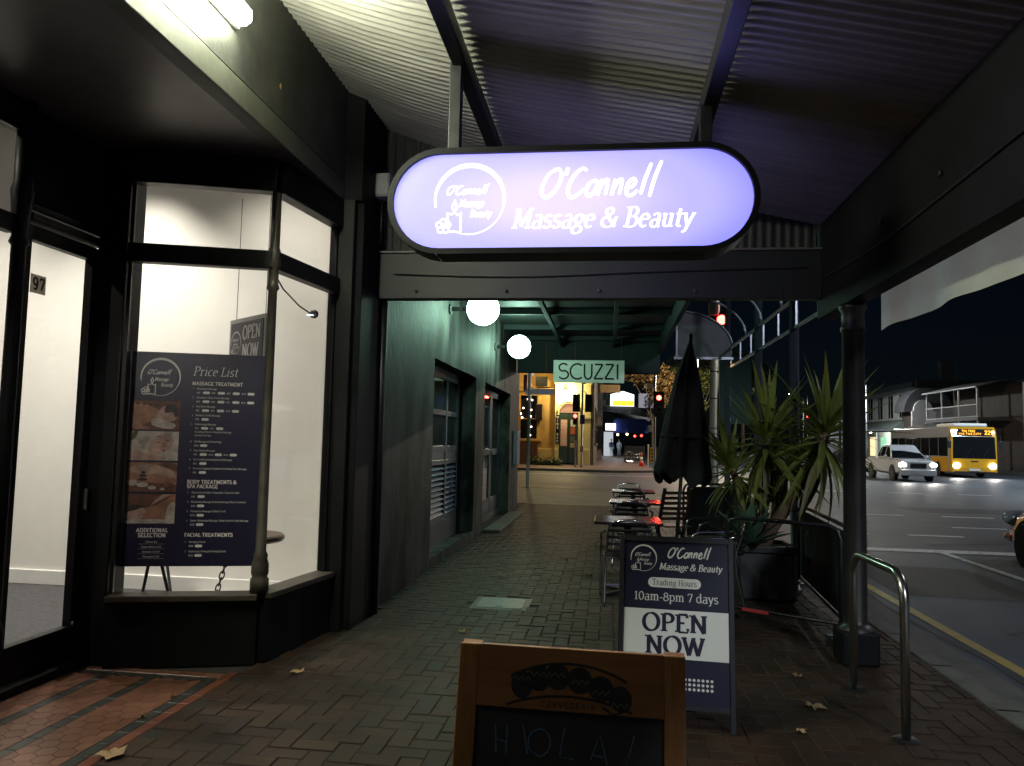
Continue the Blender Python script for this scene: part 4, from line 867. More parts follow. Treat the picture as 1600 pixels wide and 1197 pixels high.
# closed umbrella
um = thing('closed_umbrella', 'tall black cafe umbrella folded shut on a thin steel pole', 'umbrella', (.68, 8.3, 0))
A_ = R(3.6); Mx = Matrix.Rotation(A_, 4, 'Y')
m = MB(); vs = []; SEG = 48; prof = [(2.66, .006), (2.60, .028), (2.5, .052), (2.38, .085), (2.2, .125), (2.0, .16), (1.75, .195), (1.5, .225), (1.3, .25), (1.2, .262), (1.17, .255)]
for k, (z, r) in enumerate(prof):
    for j in range(SEG):
        a = 2*math.pi*j/SEG; f = 1+.17*min(1, k/3)*math.cos(8*a+.5*math.sin(3*a)+z*.8)+.05*math.sin(3*a+z*2)
        vs.append(Mx @ Vector((r*f*math.cos(a), r*f*math.sin(a), z+(.05*math.cos(8*a)+.03*math.sin(2*a) if k >= 8 else 0))))
m.add(vs, [(k*SEG+j, k*SEG+(j+1) % SEG, (k+1)*SEG+(j+1) % SEG, (k+1)*SEG+j) for k in range(len(prof)-1) for j in range(SEG)])
m.build('canopy', K['fabric'], um, smooth=True)
MB().tube([Mx @ Vector((0, 0, .06)), Mx @ Vector((0, 0, 2.72))], .02, 12).build('pole', K['steel'], um, smooth=True)
MB().lathe([(0, 0), (.26, 0), (.26, .05), (.05, .075), (.035, .3), (0, .3)], seg=24).build('base', K['blackm'], um)
MB().tube([Mx @ Vector((.235*math.cos(t), .235*math.sin(t), 1.62)) for t in [2*math.pi*i/24 for i in range(24)]], .012, 6, True).build('tie_strap', K['fabric'], um)
# planter with yucca and agave
pt = thing('planter_pot', 'dark square planter pot holding spiky plants behind the barrier', 'planter', (1.58, 8.35, 0))
MB().prism([(-.27, -.27), (.27, -.27), (.27, .27), (-.27, .27)], .0, .48, plane='xy').build('pot_body', mat('dark_pot', (.03, .03, .032), .6, var=.3, scale=6), pt, bevel=.02)
for a, b_ in (((-.31, -.31), (.31, -.26)), ((-.31, .26), (.31, .31)), ((-.31, -.26), (-.26, .26)), ((.26, -.26), (.31, .26))): MB().box((a[0], a[1], .47), (b_[0], b_[1], .54)).build('pot_rim', K['blackm'], pt, bevel=.008)
MB().box((-.26, -.26, .481), (.26, .26, .5)).build('soil', K['bed'], pt)
LEAF = translucent(mat('yucca_leaf', (.15, .19, .038), .42, col2=(.2, .22, .05), scale=3), .4); AG = translucent(mat('agave_leaf', (.06, .12, .07), .45, col2=(.075, .14, .085), scale=4), .15)
LDRY = mat('yucca_old_leaf', (.12, .095, .03), .6, col2=(.08, .08, .025), scale=3)
def sword(L, w, droop, fold=.3, n=7):
    mb = MB(); vs = []
    for i in range(n+1):
        t = i/n; hw = w*(.55+.9*t if t < .4 else .91*(1-((t-.4)/.6)**1.6))*.5+.0006
        x = L*t*(1-.12*droop*t); z = -droop*L*t*t*.5
        vs += [(x, -hw, z+hw*fold), (x, 0, z), (x, hw, z+hw*fold)]
    mb.add(vs, [(3*i+j, 3*i+3+j, 3*i+4+j, 3*i+1+j) for i in range(n) for j in (0, 1)]); return mb
yu = thing('yucca_plant', 'tall yucca with three spiky heads leaning over the barrier', 'yucca', (1.58, 8.35, .5))
bark = mat('yucca_bark', (.14, .085, .05), .85, col2=(.07, .045, .03), scale=7, stretch=(1, 1, 3), bump=.9, bscale=22)
HD = [((.05, -.05, 1.14), (.06, .0, 1), .70, 88), ((.62, -.14, 1.22), (.25, -.1, 1), .80, 108), ((-.3, 0, .82), (-.35, -.1, .9), .55, 54), ((.36, .3, .86), (.5, .3, .6), .5, 40)]
tr = MB().tube(smooth_path([(0, 0, -.05), (.1, -.05, .2), (.28, -.1, .5), (.42, -.12, .76), (.55, -.14, 1.02), (.62, -.14, 1.22)], 5), .075, 12, r2=.05).build('trunk', bark, yu, smooth=True)
MB().tube(smooth_path([(-.05, .05, -.05), (0, 0, .4), (.02, -.02, .8), (.05, -.05, 1.14)], 5), .05, 10, r2=.042).build('trunk', bark, yu, smooth=True)
MB().tube(smooth_path([(-.12, 0, -.05), (-.18, 0, .4), (-.3, 0, .82)], 5), .042, 10, r2=.035).build('trunk', bark, yu, smooth=True)
MB().tube(smooth_path([(.08, .1, -.05), (.2, .2, .4), (.36, .3, .86)], 5), .042, 10, r2=.035).build('trunk', bark, yu, smooth=True)
LV = {}
for hi, (c, ax, ln, n) in enumerate(HD):
    ax = Vector(ax).normalized(); q = ax.to_track_quat('Z', 'Y')
    for i in range(n):
        t = (i+.5)/n; el_ = R(80-155*t**1.05+rnd.uniform(-14, 14)); az = i*2.39996+rnd.uniform(-.2, .2)
        key = (0 if t < .35 else 1 if t < .8 else 2, rnd.randrange(2), t > .8)
        if key not in LV:
            m = sword(.62+.1*key[1], .068+.01*key[1], (.12, .42, .75)[key[0]]); o = m.build('leaf', LDRY if key[2] else LEAF, yu, smooth=False, fix=False); LV[key] = o
        else: o = LV[key].copy(); COL.objects.link(o)
        d = q @ Vector((math.cos(el_)*math.cos(az), math.cos(el_)*math.sin(az), math.sin(el_)))
        up = q @ Vector((-math.sin(el_)*math.cos(az), -math.sin(el_)*math.sin(az), math.cos(el_)))
        sd_ = up.cross(d).normalized(); up = d.cross(sd_)
        Mr = Matrix((d, sd_, up)).transposed().to_4x4(); s = ln/.66*rnd.uniform(.72, 1.16)
        o.matrix_local = Matrix.Translation(Vector(c)-ax*(.22*t)) @ Mr @ Matrix.Diagonal((s, 1, 1, 1))
ag = thing('agave_plant', 'broad grey green agave rosette in the planter pot', 'agave', (1.42, 8.2, .5)); L0 = None
for i in range(24):
    t = i/23; el_ = R(78-62*t); az = i*2.39996
    if L0 is None: o = L0 = sword(.52, .13, .1, .45).build('leaf', AG, ag, smooth=True, fix=False)
    else: o = L0.copy(); COL.objects.link(o)
    d = Vector((math.cos(el_)*math.cos(az), math.cos(el_)*math.sin(az), math.sin(el_))); up = Vector((-math.sin(el_)*math.cos(az), -math.sin(el_)*math.sin(az), math.cos(el_))); sd_ = up.cross(d)
    o.matrix_local = Matrix((d, sd_, up)).transposed().to_4x4() @ Matrix.Diagonal((rnd.uniform(.85, 1.15),)*3+(1,))
# barriers
def barrier(name, label, p, q, zt, fabric, corner):
    p, q = Vector(p), Vector(q); t = thing(name, label, 'barrier', p, group='black cafe barriers'); d = (q-p); Ld = d.length; d.normalize(); r = .018
    def P(s, z): return (d.x*s, d.y*s, z)
    path = [P(.0, 0), P(0, zt-.1), P(.03, zt-.03), P(.1, zt), P(Ld-.1, zt), P(Ld-.03, zt-.03), P(Ld, zt-.1), P(Ld, 0)]
    MB().tube(path, r, 10).build('frame', K['blackm'], t, smooth=True)
    MB().tube([P(0.02, .12), P(Ld-.02, .12)], r*.9, 8).build('lower_rail', K['blackm'], t)
    for s in (0, Ld): MB().beam((d.x*s-.16*d.y, d.y*s+.16*d.x, .015), (d.x*s+.16*d.y, d.y*s-.16*d.x, .015), .06, .03).build('foot', K['blackm'], t)
    if fabric:
        n = Vector((-d.y, d.x, 0))*.004
        m = MB(); M = Matrix((d, Vector((-d.y, d.x, 0)), Vector((0, 0, 1)))).transposed().to_4x4(); m.box((.05, -.003, .15), (Ld-.05, .003, zt-.045), M); m.build('fabric_panel', K['fabric'], t)
        for s in (.03, Ld-.03):
            for z in (.25, .5, .75): MB().beam(P(s-.025, z), P(s+.025, z), .006, .02).build('lashing', K['fabric'], t)
    return t
b1 = barrier('cafe_barrier', 'open black tube barrier with a low rail in front of the planter', (1.06, 7.15, 0), (1.88, 6.62, 0), .90, False, 1)
stt = MB().beam((.12, -.095, .12), (.32, -.225, .12), .002, .028).build('sticker', mat('red_tape', (.45, .05, .04), .5), b1); stt.location = (-.012, -.018, 0)
for k in range(3): MB().beam((.145+.06*k, -.11-.039*k, .12), (.17+.06*k, -.126-.0165*k*2.36, .12), .003, .022).build('sticker_stripe', K['print'], stt)
barrier('cafe_barrier', 'black fabric barrier panel running along the kerb beside the planter', (1.93, 6.62, 0), (2.1, 9.0, 0), .90, True, 1)
barrier('cafe_barrier', 'black fabric barrier panel at the far end of the cafe tables', (1.12, 11.9, 0), (2.0, 11.8, 0), .95, True, 1)
# ================================================================== sandwich boards
af = thing('open_sandwich_board', 'navy and white OPEN NOW trading hours sandwich board on the footpath', 'sandwich board', (.375, 4.37, 0), R(-4))
LA = R(13); ca_, sa_ = math.cos(LA), math.sin(LA)
MA = Matrix.Rotation(-LA, 4, 'X')
def PA(u, v, l): return (u, v*sa_-l*ca_-.008, v*ca_+l*sa_)
bm_ = mat('board_frame_paint', (.012, .012, .017), .35)
for s in (-1, 1): MB().box((s*.305-.014, -.018, 0), (s*.305+.014, .018, 1.03), MA).build('leg', bm_, af, bevel=.003)
fp = MB().box((-.291, -.008, .13), (.291, .006, 1.0), MA).build('front_panel', K['navy'], af)
MB().box((-.291, -.018, 1.0), (.291, .018, 1.03), MA).build('top_rail', bm_, af); MB().box((-.291, -.015, .105), (.291, .015, .13), MA).build('lower_rail', bm_, af)
MB2 = Matrix.Translation((0, .5, 0)) @ Matrix.Rotation(LA, 4, 'X')
for s in (-1, 1): MB().box((s*.3-.014, -.018, 0), (s*.3+.014, .018, 1.01), MB2).build('rear_leg', bm_, af)
MB().box((-.286, -.008, .13), (.286, .006, .99), MB2).build('rear_panel', K['navy'], af)
m = MB(); rect(m, -.288, .288, .365, .625, PA, .0006); m.build('white_band', K['print'], fp, fix=False)
m = MB(); logo(m, -.182, .905, .073, PA, .001); m.build('logo', K['print'], fp, fix=False)
m = MB(); brush(m, -.045, .915, .055, PA, .24, .001, .14); m.build('script_lettering', K['print'], fp, fix=False)
m = MB(); write(m, 'Massage & Beauty', -.095, .845, .037, PA, .17, .22, True, .6, width=.35, lift=.001); m.build('lettering', K['print'], fp, fix=False)
m = MB(); write(m, '10am-8pm 7 days', 0, .672, .05, PA, .12, 0, True, .55, align='c', width=.47, lift=.001); m.build('lettering', K['print'], fp, fix=False)
m = MB(); pill(m, -.155, .14, .745, .80, PA, .0008); m.build('hours_pill', K['print'], fp, fix=False)
m = MB(); write(m, 'Trading Hours', -.008, .758, .033, PA, .12, 0, True, .5, align='c', width=.25, lift=.0016); m.build('hours_lettering', K['navy'], fp, fix=False)
m = MB(); write(m, 'OPEN', -.005, .508, .095, PA, .23, 0, True, .62, align='c', width=.36, lift=.0016); m.build('navy_lettering', K['navy'], fp, fix=False)
m = MB(); write(m, 'NOW', -.005, .388, .095, PA, .23, 0, True, .62, align='c', width=.33, lift=.0016); m.build('navy_lettering', K['navy'], fp, fix=False)
m = MB()
for i in range(9):
    for j in range(3): disc(m, .005+.0238*i, .262-.0245*j, .008, .008, PA, .001, 8)
tag(m.build('dot_pattern', K['print'], fp, fix=False), kind='stuff')

cb = thing('chalk_sandwich_board', 'orange brown wooden chalkboard sandwich board with chalk lettering', 'chalkboard', (-.105, 1.96, 0), R(-2)); LC = R(12)
MC = Matrix.Rotation(-LC, 4, 'X')
def PC(u, v, l): return (u, v*math.sin(LC)-l*math.cos(LC)-.016, v*math.cos(LC)+l*math.sin(LC))
wo = wood('varnished_pine', (.3, .13, .04), (.44, .2, .065), .42); wox = wood('varnished_pine_cross', (.28, .12, .038), (.4, .175, .06), .42, 'x')
for s in (-1, 1): MB().box((s*.28-.028, -.016, 0), (s*.28+.028, .016, 1.0), MC).build('stile', wo, cb, bevel=.004)
hd = MB().box((-.252, -.0155, .84), (.252, .0155, 1.0), MC).build('header', wox, cb, bevel=.002); MB().box((-.252, -.0155, .2), (.252, .0155, .27), MC).build('lower_rail', wox, cb)
ck = MB().box((-.252, -.004, .27), (.252, .01, .84), MC).build('chalk_panel', mat('blackboard', (.02, .023, .021), .7, col2=(.045, .048, .044), scale=4), cb)
MD = Matrix.Translation((0, .44, 0)) @ Matrix.Rotation(LC, 4, 'X')
for s in (-1, 1): MB().box((s*.28-.028, -.016, 0), (s*.28+.028, .016, .995), MD).build('rear_stile', wo, cb)
MB().box((-.252, -.012, .2), (.252, .012, .99), MD).build('rear_panel', wox, cb)
GRP = mat('printed_dark_emblem', (.02, .022, .02), .5, var=.4, scale=30); GRL = mat('printed_pale_script', (.22, .2, .14), .6)
m = MB()
SP = [(-.128, .905, .03, .036), (-.083, .924, .032, .034), (-.032, .931, .034, .034), (.028, .925, .034, .034), (.085, .908, .034, .032), (.137, .886, .031, .032)]
for i, (u, v, a, b_) in enumerate(SP): disc(m, u, v, a, b_, PC, .0006+.0002*i, 16)
for pts, w in ((arc(0, .62, .34, .345, 63, 118, 14), .007), (arc(0, .62, .36, .262, 62, 118, 14), .006), ([(.16, .86), (.12, .845), (.09, .862)], .006)): ribbon(m, pts, lambda i, d: w, PC, .0005)
m.build('printed_emblem', GRP, hd, fix=False)
m = MB()
for k, (u, v, a, b_) in enumerate(SP): ribbon(m, [(u-.024+.006*j, v-(u*.12)+.007*math.sin(j*2.1+k)) for j in range(9)], lambda i, d: .0024, PC, .0025)
m.build('emblem_script', GRL, hd, fix=False)
m = MB(); write(m, 'CERVEZERIA', 0, .853, .013, PC, .16, 0, False, .1, .12, 'c', .15, .0008); m.build('faint_lettering', GRP, hd, fix=False)
CBu, CRd = mat('blue_chalk', (.12, .25, .4), .9, var=.5, scale=60), mat('red_chalk', (.45, .12, .09), .9, var=.5, scale=60)
def PC2(u, v, l): return PC(u, v, l-.0115)
def chalk(name, strokes, mm, w=.0035):
    m = MB()
    for k, st in enumerate(strokes):
        st = [(a+rnd.uniform(-.002, .002), b_+rnd.uniform(-.002, .002)) for a, b_ in st]; ribbon(m, st, lambda i, d: w, PC2, .0005+.0002*(k % 6))
    m.build(name, mm, ck, fix=False)
for g in ([[(-.198, .80), (-.19, .73)], [(-.165, .795), (-.165, .725)], [(-.195, .762), (-.165, .758)]], [[(-.12, .80), (-.105, .73)]], [arc(-.075, .762, .03, .034, 90, 450, 14)], [[(-.01, .80), (-.02, .73), (.02, .728)]], [[(.062, .73), (.085, .795), (.105, .72)], [(.07, .74), (.098, .738)]], [[(.175, .795), (.16, .745)], [(.155, .732), (.158, .728)]]): chalk('chalk_letter', g, CBu)
for g in ([[(-.14, .682), (-.155, .672), (-.135, .66), (-.15, .645)]], [[(-.115, .64), (-.095, .69), (-.08, .64)]], [[(-.03, .69), (-.062, .688), (-.06, .642), (-.03, .64)], [(-.06, .665), (-.036, .667)]], [[(0, .68), (.004, .63)]], [[(.05, .63), (.052, .678), (.07, .675), (.066, .655), (.054, .652), (.076, .628)]], [arc(.15, .655, .025, .028, 90, 450, 12)]): chalk('red_chalk_letter', g, CRd, .004)
# bike rack
br = thing('bike_rack', 'stainless steel hoop bike rack bolted to the brick paving', 'bike rack', (1.58, 4.86, 0), R(1))
MB().tube([(0, -.415, -.01), (0, -.415, .72)]+[(0, -.415+.15-.15*math.cos(R(t)), .72+.15*math.sin(R(t))) for t in range(15, 91, 15)]+[(0, .415-.15+.15*math.sin(R(t)), .72+.15*math.cos(R(t))) for t in range(0, 91, 15)]+[(0, .415, -.01)], .025, 16).build('hoop', K['steel'], br, smooth=True)
for y in (-.415, .415): MB().lathe([(.026, .0), (.07, .0), (.07, .006), (.028, .01), (.026, .01)], (0, y, 0), 20).build('base_flange', K['blackm'], br)
# fallen leaves
def leaf_mesh(s, seed):
    r = random.Random(seed); m = MB(); pts = []
    for k in range(15):
        a = R(-90+360*k/15); rad = s*(.66 if k % 3 else .95)*r.uniform(.7, 1.15)
        pts.append((rad*math.cos(a), rad*math.sin(a), .004+.022*r.random()**2+.006*(k % 2)))
    vs = [(0, 0, .006)]+pts; m.add(vs, [(0, 1+i, 1+(i+1) % 15) for i in range(15)])
    m.tube([(0, -.2*s, .006), (.05*s, -1.5*s, .012)], .0015, 5); return m
LF = [(-2.33, 3.52, .075, 'large pale dry leaf on the brick edge of the tiled entry'), (-1.99, 4.92, .055, 'dry leaf on the bricks near the shop corner'), (-1.14, 6.18, .05, 'dry leaf on bricks between the iron cover and chalkboard'), (-1.17, 8.72, .06, 'dry leaf on bricks just beyond the iron cover'), (-.53, 10.2, .06, 'pale dry leaf on bricks left of the far cafe chairs'), (-.21, 9.06, .06, 'dry leaf on bricks beside the closest cafe table'),
      (1.23, 4.88, .075, 'big brown curled leaf on bricks beside the bike rack'), (-2.0, 8.2, .035, 'small leaf against the base of the pub wall'), (-2.51, 4.33, .022, 'tiny leaf scrap on the dark tile strip near the window'), (-2.49, 4.0, .025, 'tiny curled leaf scrap halfway along the dark tile strip'), (1.28, 5.5, .04, 'small leaf on the bricks between bike rack and barrier'), (1.05, 4.45, .04, 'small dark leaf to the right of the OPEN NOW board foot'), (.1, 12.0, .05, 'dry leaf under the third cafe table'), (.02, 9.3, .05, 'dry leaf under the closest cafe chair')]
for i, (x, y, s, lb) in enumerate(LF):
    o = leaf_mesh(s, i).build('fallen_leaf', K['leafdry'], fix=False); o.location = (x, y, .002); o.rotation_euler = (0, 0, rnd.uniform(0, 6.28)); tag(o, lb, 'leaf', 'dry leaves on the footpath')
# ================================================================== across the side street
ff = MB(); ff.prism([(-60, 42.2), (.5, 42.2)]+arc(-1.2, 44.2, 3.7, 2.0, -50, 0, 5)+[(2.5, 200), (-60, 200)], -.3, .0, plane='xy')
struct(ff.build('far_footpath', mat('far_brick_paving', (.13, .075, .06), .55, var=.3, scale=2, bump=.3, bscale=30)))
struct(MB().box((-60, 42.0, -.25), (.9, 42.19, .006)).build('far_kerb', K['concrete']))
struct(MB().box((28, 8, -.3), (90, 200, .0)).build('opposite_footpath', K['concrete']))
OCH = mat('ochre_render', (.42, .25, .07), .7, var=.15, scale=2); CRM = mat('cream_yellow_render', (.62, .55, .27), .7, var=.1, scale=3); DST = mat('dark_stone', (.10, .085, .075), .8, col2=(.2, .16, .12), scale=1.6, bump=.4, bscale=12)
GRN = mat('bottle_green_paint', (.02, .04, .033), .4)
wbr = thing('wine_bar_building', 'ochre corner building with a bright cream arched doorway across the side street', 'building', (-3.4, 50, 0))
WB = dict(parent=wbr, world=True)
m = MB()
for a in (((-12, 50, 0), (-5.8, 51, 11)), ((-4.62, 50, 0), (-3.5, 51, 11)), ((-5.8, 50, 0), (-4.62, 51, 1.62)), ((-5.8, 50, 4.45), (-4.62, 51, 11)), ((-3.5, 50, 5.3), (-1.2, 51, 11))): m.box(*a)
m.build('front_wall', OCH, **WB)
MB().box((-12, 49.88, 0), (-5.9, 50, 1.0)).build('plinth', OCH, **WB); MB().box((-4.9, 49.86, 0), (-3.42, 50, 1.0)).build('plinth', mat('pale_ochre', (.5, .36, .13), .7, var=.12), **WB, bevel=.02)
MB().box((-6.2, 49.82, 4.72), (-3.5, 50, 4.95)).build('cornice', OCH, **WB, bevel=.03)
for x in (-6.0, -4.6): MB().box((x-.1, 49.9, 1.6), (x+.1, 50, 4.4)).build('window_surround', mat('surround', (.5, .33, .1), .6), **WB, bevel=.02)
MB().box((-6.2, 49.78, 1.45), (-4.4, 50, 1.62)).build('window_sill', OCH, **WB, bevel=.02)
wi = MB(); pts = [(-5.8, 1.62), (-4.62, 1.62), (-4.62, 3.9)]+arc(-5.21, 3.9, .59, .5, 0, 180, 10)
wi.prism(pts, 50.2, 50.24); wi = wi.build('bar_window', K['dglass'], **WB)
MB().box((-5.24, 50.15, 1.62), (-5.18, 50.2, 4.3)).build('window_mullion', OCH, wi, world=True); MB().box((-5.8, 50.15, 2.9), (-4.62, 50.2, 2.96)).build('window_transom', OCH, wi, world=True)
BU = emit('bulb', (1, .66, .5), 9)
for px, pz in ((-5.33, 4.2), (-5.05, 4.15), (-5.62, 3.62), (-5.1, 3.5), (-5.78, 3.25), (-5.68, 3.0), (-5.12, 3.08), (-5.08, 2.4), (-5.14, 1.85)): MB().sphere((px, 50.05, pz), .055, 8, 6).build('festoon_bulb', BU, **WB)
# cream porch with arch
px0, px1, ac, ar = -3.5, -1.22, -2.62, .62
m = MB(); pts = [(px0, 0), (ac-ar, 0), (ac-ar, 3.35)]+arc(ac, 3.35, ar, ar, 180, 0, 14)+[(ac+ar, 0), (px1, 0), (px1, 5.2), (px0, 5.2)]
m.prism(pts, 49.7, 49.98); m.build('porch', CRM, **WB)
MB().box((px0-.08, 49.55, 5.2), (px1+.08, 50, 5.4)).build('porch_cornice', CRM, **WB, bevel=.03)
ribs = MB().tube([(x, 49.68, z) for x, z in arc(ac, 3.35, .74, .74, 0, 180, 16)], .05, 6); ribs.build('arch_moulding', CRM, **WB, smooth=True)
for x in (px0+.02, -1.86): MB().box((x, 49.6, 0), (x+.62 if x > -3 else x+.24, 49.7, 1.0)).build('porch_plinth', CRM, **WB, bevel=.02)
MB().box((-1.9, 49.62, 2.95), (-1.2, 49.7, 3.12)).build('pilaster_cap', CRM, **WB, bevel=.02)
dd = MB().box((ac-ar, 49.86, .1), (ac-.01, 49.92, 3.3)).build('door', GRN, **WB); de = MB().box((ac+.01, 49.86, .1), (ac+ar, 49.92, 3.3)).build('door', GRN, **WB)
MB().box((ac-.52, 49.845, 1.2), (ac-.1, 49.86, 2.9)).build('door_poster', mat('pink_poster', (.5, .22, .18), .6, col2=(.6, .5, .45), scale=9), dd, world=True)
for i, (z0, z1, c) in enumerate(((2.45, 2.9, (.6, .6, .5)), (1.95, 2.4, (.5, .12, .05)), (1.45, 1.85, (.1, .12, .12)), (1.1, 1.4, (.5, .4, .25)))): MB().box((ac+.12, 49.845, z0), (ac+.42, 49.86, z1)).build('door_notice', mat(f'notice_{"abcd"[i]}', c, .6, col2=tuple(k*.4 for k in c), scale=14), de, world=True)
fn = MB().prism([(ac+ar*.97, 3.35)]+[p for p in arc(ac, 3.35, ar*.97, ar*.97, 6, 174, 12)]+[(ac-ar*.97, 3.35)], 49.88, 49.9).build('fanlight', emit('warm_fanlight', (1, .42, .2), .55), **WB)
vs_ = MB().box((-3.44, 49.66, 1.35), (-3.22, 49.695, 3.2)).build('vertical_sign', K['black'], **WB)
m = MB()
for i, c in enumerate('WINE BAR'): write(m, c, -3.33, 2.98-.222*i, .15, lambda u, v, l: (u, 49.658-l, v), .2, 0, False, .1, align='c', lift=.002)
m.build('lettering', K['print'], vs_, world=True, fix=False)
wl = MB().lathe([(.02, .1), (.09, .06), (.11, 0), (.09, -.08), (.0, -.1)], (-2.85, 49.45, 4.72), 12).build('porch_lamp', emit('porch_lamp_glow', (1, .85, .42), 16), **WB, smooth=True)
MB().tube([(-2.85, 49.45, 4.82), (-2.85, 49.45, 5.0), (-2.85, 49.7, 5.05)], .02, 6).build('lamp_arm', K['blackm'], wl, world=True)
add_light('POINT', (-2.85, 49.2, 4.6), 420, (1, .82, .42), .1, parent=wbr, name='porch_light'); add_light('POINT', (-5.2, 47.0, 6.6), 420, (1, .72, .3), .1, parent=wbr, name='ochre_wall_fill')  # second point is an added fill for the ochre wall, no fixture
for x, z, w, h in ((-4.42, 5.35, .75, .6), (-4.55, 3.35, .42, 1.05)): MB().box((x-w/2, 49.55, z-h/2), (x+w/2, 49.95, z+h/2)).build('wall_speaker', K['blackm'], **WB, bevel=.03)
MB().box((-1.2, 50, 0), (-1.0, 64, 11)).build('side_wall', DST, **WB); MB().box((-12, 51, 0), (-1.2, 64, 10.9)).build('core', DST, **WB)
for y in (52.5, 55.5, 58.5, 61.5):
    w = MB().box((-1.0, y-.5, 1.4), (-.97, y+.5, 3.9)).build('side_window', K['dglass'], **WB); MB().box((-1.0, y-.6, 1.25), (-.88, y+.6, 1.4)).build('sill', DST, w, world=True)
# barrels / planter crates beside the window
pc = thing('timber_planter', 'brown timber planter box under the ochre window', 'planter', (-5.15, 49.3, 0)); wd = wood('brown_planks', (.1, .04, .02), (.18, .08, .04), .6, 'z')
for i in range(6): MB().box((-.6+.2*i, -.3, 0), (-.415+.2*i, -.26, 1.35)).build('plank', wd, pc)
MB().box((-.6, -.255, 0), (.59, .3, 1.3)).build('box_body', wd, pc)
# low hedge at the corner, lit kerb planting
def leafy(name, n, fn, size, mt, parent, seed=1, world=False):
    r = random.Random(seed); m = MB()
    for _ in range(n):
        c = Vector(fn(r)); d = Vector((r.gauss(0, 1), r.gauss(0, 1), r.gauss(0, 1))).normalized(); u = d.orthogonal().normalized(); v = d.cross(u); s = size*r.uniform(.6, 1.3)
        m.add([c-u*s, c+v*s*.6, c+u*s, c-v*s*.6], [(0, 1, 2, 3)])
    return m.build(name, mt, parent, fix=False, world=world)
GL1 = rand_mat('hedge_leaf', [(.05, .08, .02), (.09, .12, .03), (.04, .06, .02)], .5, 0, .1, .2)
hg = leafy('low_hedge', 1500, lambda r: (r.uniform(-4.9, -2.9), r.uniform(47.6, 48.2), abs(r.gauss(0, .17))+.02), .07, GL1, None, 3)
tag(hg, 'low ragged hedge at the foot of the ochre wall plinth', 'hedge')
# ------------------------------------------------------------------ street name pole
sp = thing('street_name_pole', 'pale pole with blank white street name blades at the side street corner', 'street sign', (-2.65, 25.3, 0))
MB().lathe([(.055, -.01), (.055, 3.75), (.0, 3.78)], seg=12).build('pole', mat('pale_green_paint', (.62, .7, .65), .35), sp, smooth=True)
for z, a, L_, h in ((3.05, 8, .82, .2), (3.68, 80, .5, .12)): MB().box((-.14, -.012, z), (L_, .012, z+h), Matrix.Rotation(R(a), 4, 'Z')).build('name_blade', mat('blade_white', (.8, .84, .82), .5), sp, bevel=.003)
MB().box((-.2, -.03, 3.15), (-.08, .03, 3.7)).build('back_plate', mat('red_back_plate', (.22, .02, .03), .5), sp)
# ------------------------------------------------------------------ traffic signals
SHK = K['blackm']; REDL = emit('red_lens', (1, .03, .02), 38); GRNL = emit('green_lens', (.05, 1, .4), 22)
def signal_head(t, x, y, z, lit=None, back=False, s=1.0):
    h = MB().box((x-.15*s, y-.08, z-.5*s), (x+.15*s, y+.1, z+.5*s)).box((x-.26*s, y+.02, z-.62*s), (x+.26*s, y+.035, z+.62*s)).build('signal_head', SHK, t, bevel=.01)
    yy = y+.1 if back else y-.08; sgn = 1 if back else -1
    for i, c in enumerate(('red', 'amber', 'green')):
        zz = z+(.32-.32*i)*s; on = lit == c
        MB().lathe([(0, 0), (.12*s, 0), (.12*s, .012), (0, .03)] if sgn > 0 else [(0, -.03), (.12*s, -.012), (.12*s, 0), (0, 0)], (x, yy, zz), 14, 'y').build('lens', (REDL if c == 'red' else GRNL) if on else K['dglass'], h)
        MB().tube([(x+.135*s*math.cos(R(a)), yy+sgn*.12, zz+.135*s*math.sin(R(a))) for a in range(-20, 201, 20)], .012, 5).build('visor', SHK, h)
def signal_pole(loc, hgt, label, r=.07, m=None):
    t = thing('traffic_signal', label, 'traffic light', loc, group='traffic signals at the intersection')
    MB().lathe([(r*1.6, 0), (r*1.6, .05), (r, .08), (r, hgt), (0, hgt+.04)], seg=12).build('pole', m or K['blackm'], t, smooth=True); return t
blu = mat('slate_pole', (.05, .065, .12), .4, metal=.2)
s1 = signal_pole((-1.62, 45.9, 0), 5.0, 'signal pole by the cream doorway with a red pedestrian lamp and dark heads', .065, mat('grey_pole', (.22, .24, .24), .4))
signal_head(s1, -.36, 0, 3.8, None, True, .85); signal_head(s1, .38, 0, 3.8, None, True, .85)
MB().tube([(-.36, 0, 4.2), (0, 0, 4.6), (.38, 0, 4.2)], .03, 6).build('bracket', SHK, s1); MB().sphere((.1, 0, 5.05), .11, 10, 8).build('sensor', SHK, s1)
pd = MB().box((-.55, -.1, 2.5), (-.27, .1, 3.2)).build('pedestrian_head', SHK, s1, bevel=.01)
MB().lathe([(0, -.03), (.11, -.012), (.11, 0), (0, 0)], (-.41, -.1, 3.02), 14, 'y').build('lens', emit('red_man', (1, .04, .03), 20), pd); MB().lathe([(0, -.03), (.11, -.012), (.11, 0), (0, 0)], (-.41, -.1, 2.68), 14, 'y').build('lens', K['dglass'], pd)
MB().box((-.13, -.14, 2.55), (.17, -.08, 3.1)).build('blue_plate', mat('blue_plate', (.05, .06, .25), .5), s1, bevel=.01); MB().box((-.1, -.1, .9), (.1, .1, 1.25)).build('push_button', mat('button_box', (.3, .3, .2), .5), s1, bevel=.01)
bp_ = tag(MB().lathe([(.06, 0), (.06, 1.55), (0, 1.6)], seg=10).build('bollard', mat('white_bollard', (.4, .4, .38), .5)), 'short pale bollard standing beside the red pedestrian signal pole', 'bollard'); bp_.location = (-1.98, 45.6, 0)
s2 = signal_pole((2.75, 48, 0), 6.1, 'slate blue signal pole with a glowing red lamp left of the umbrella', .075, blu)
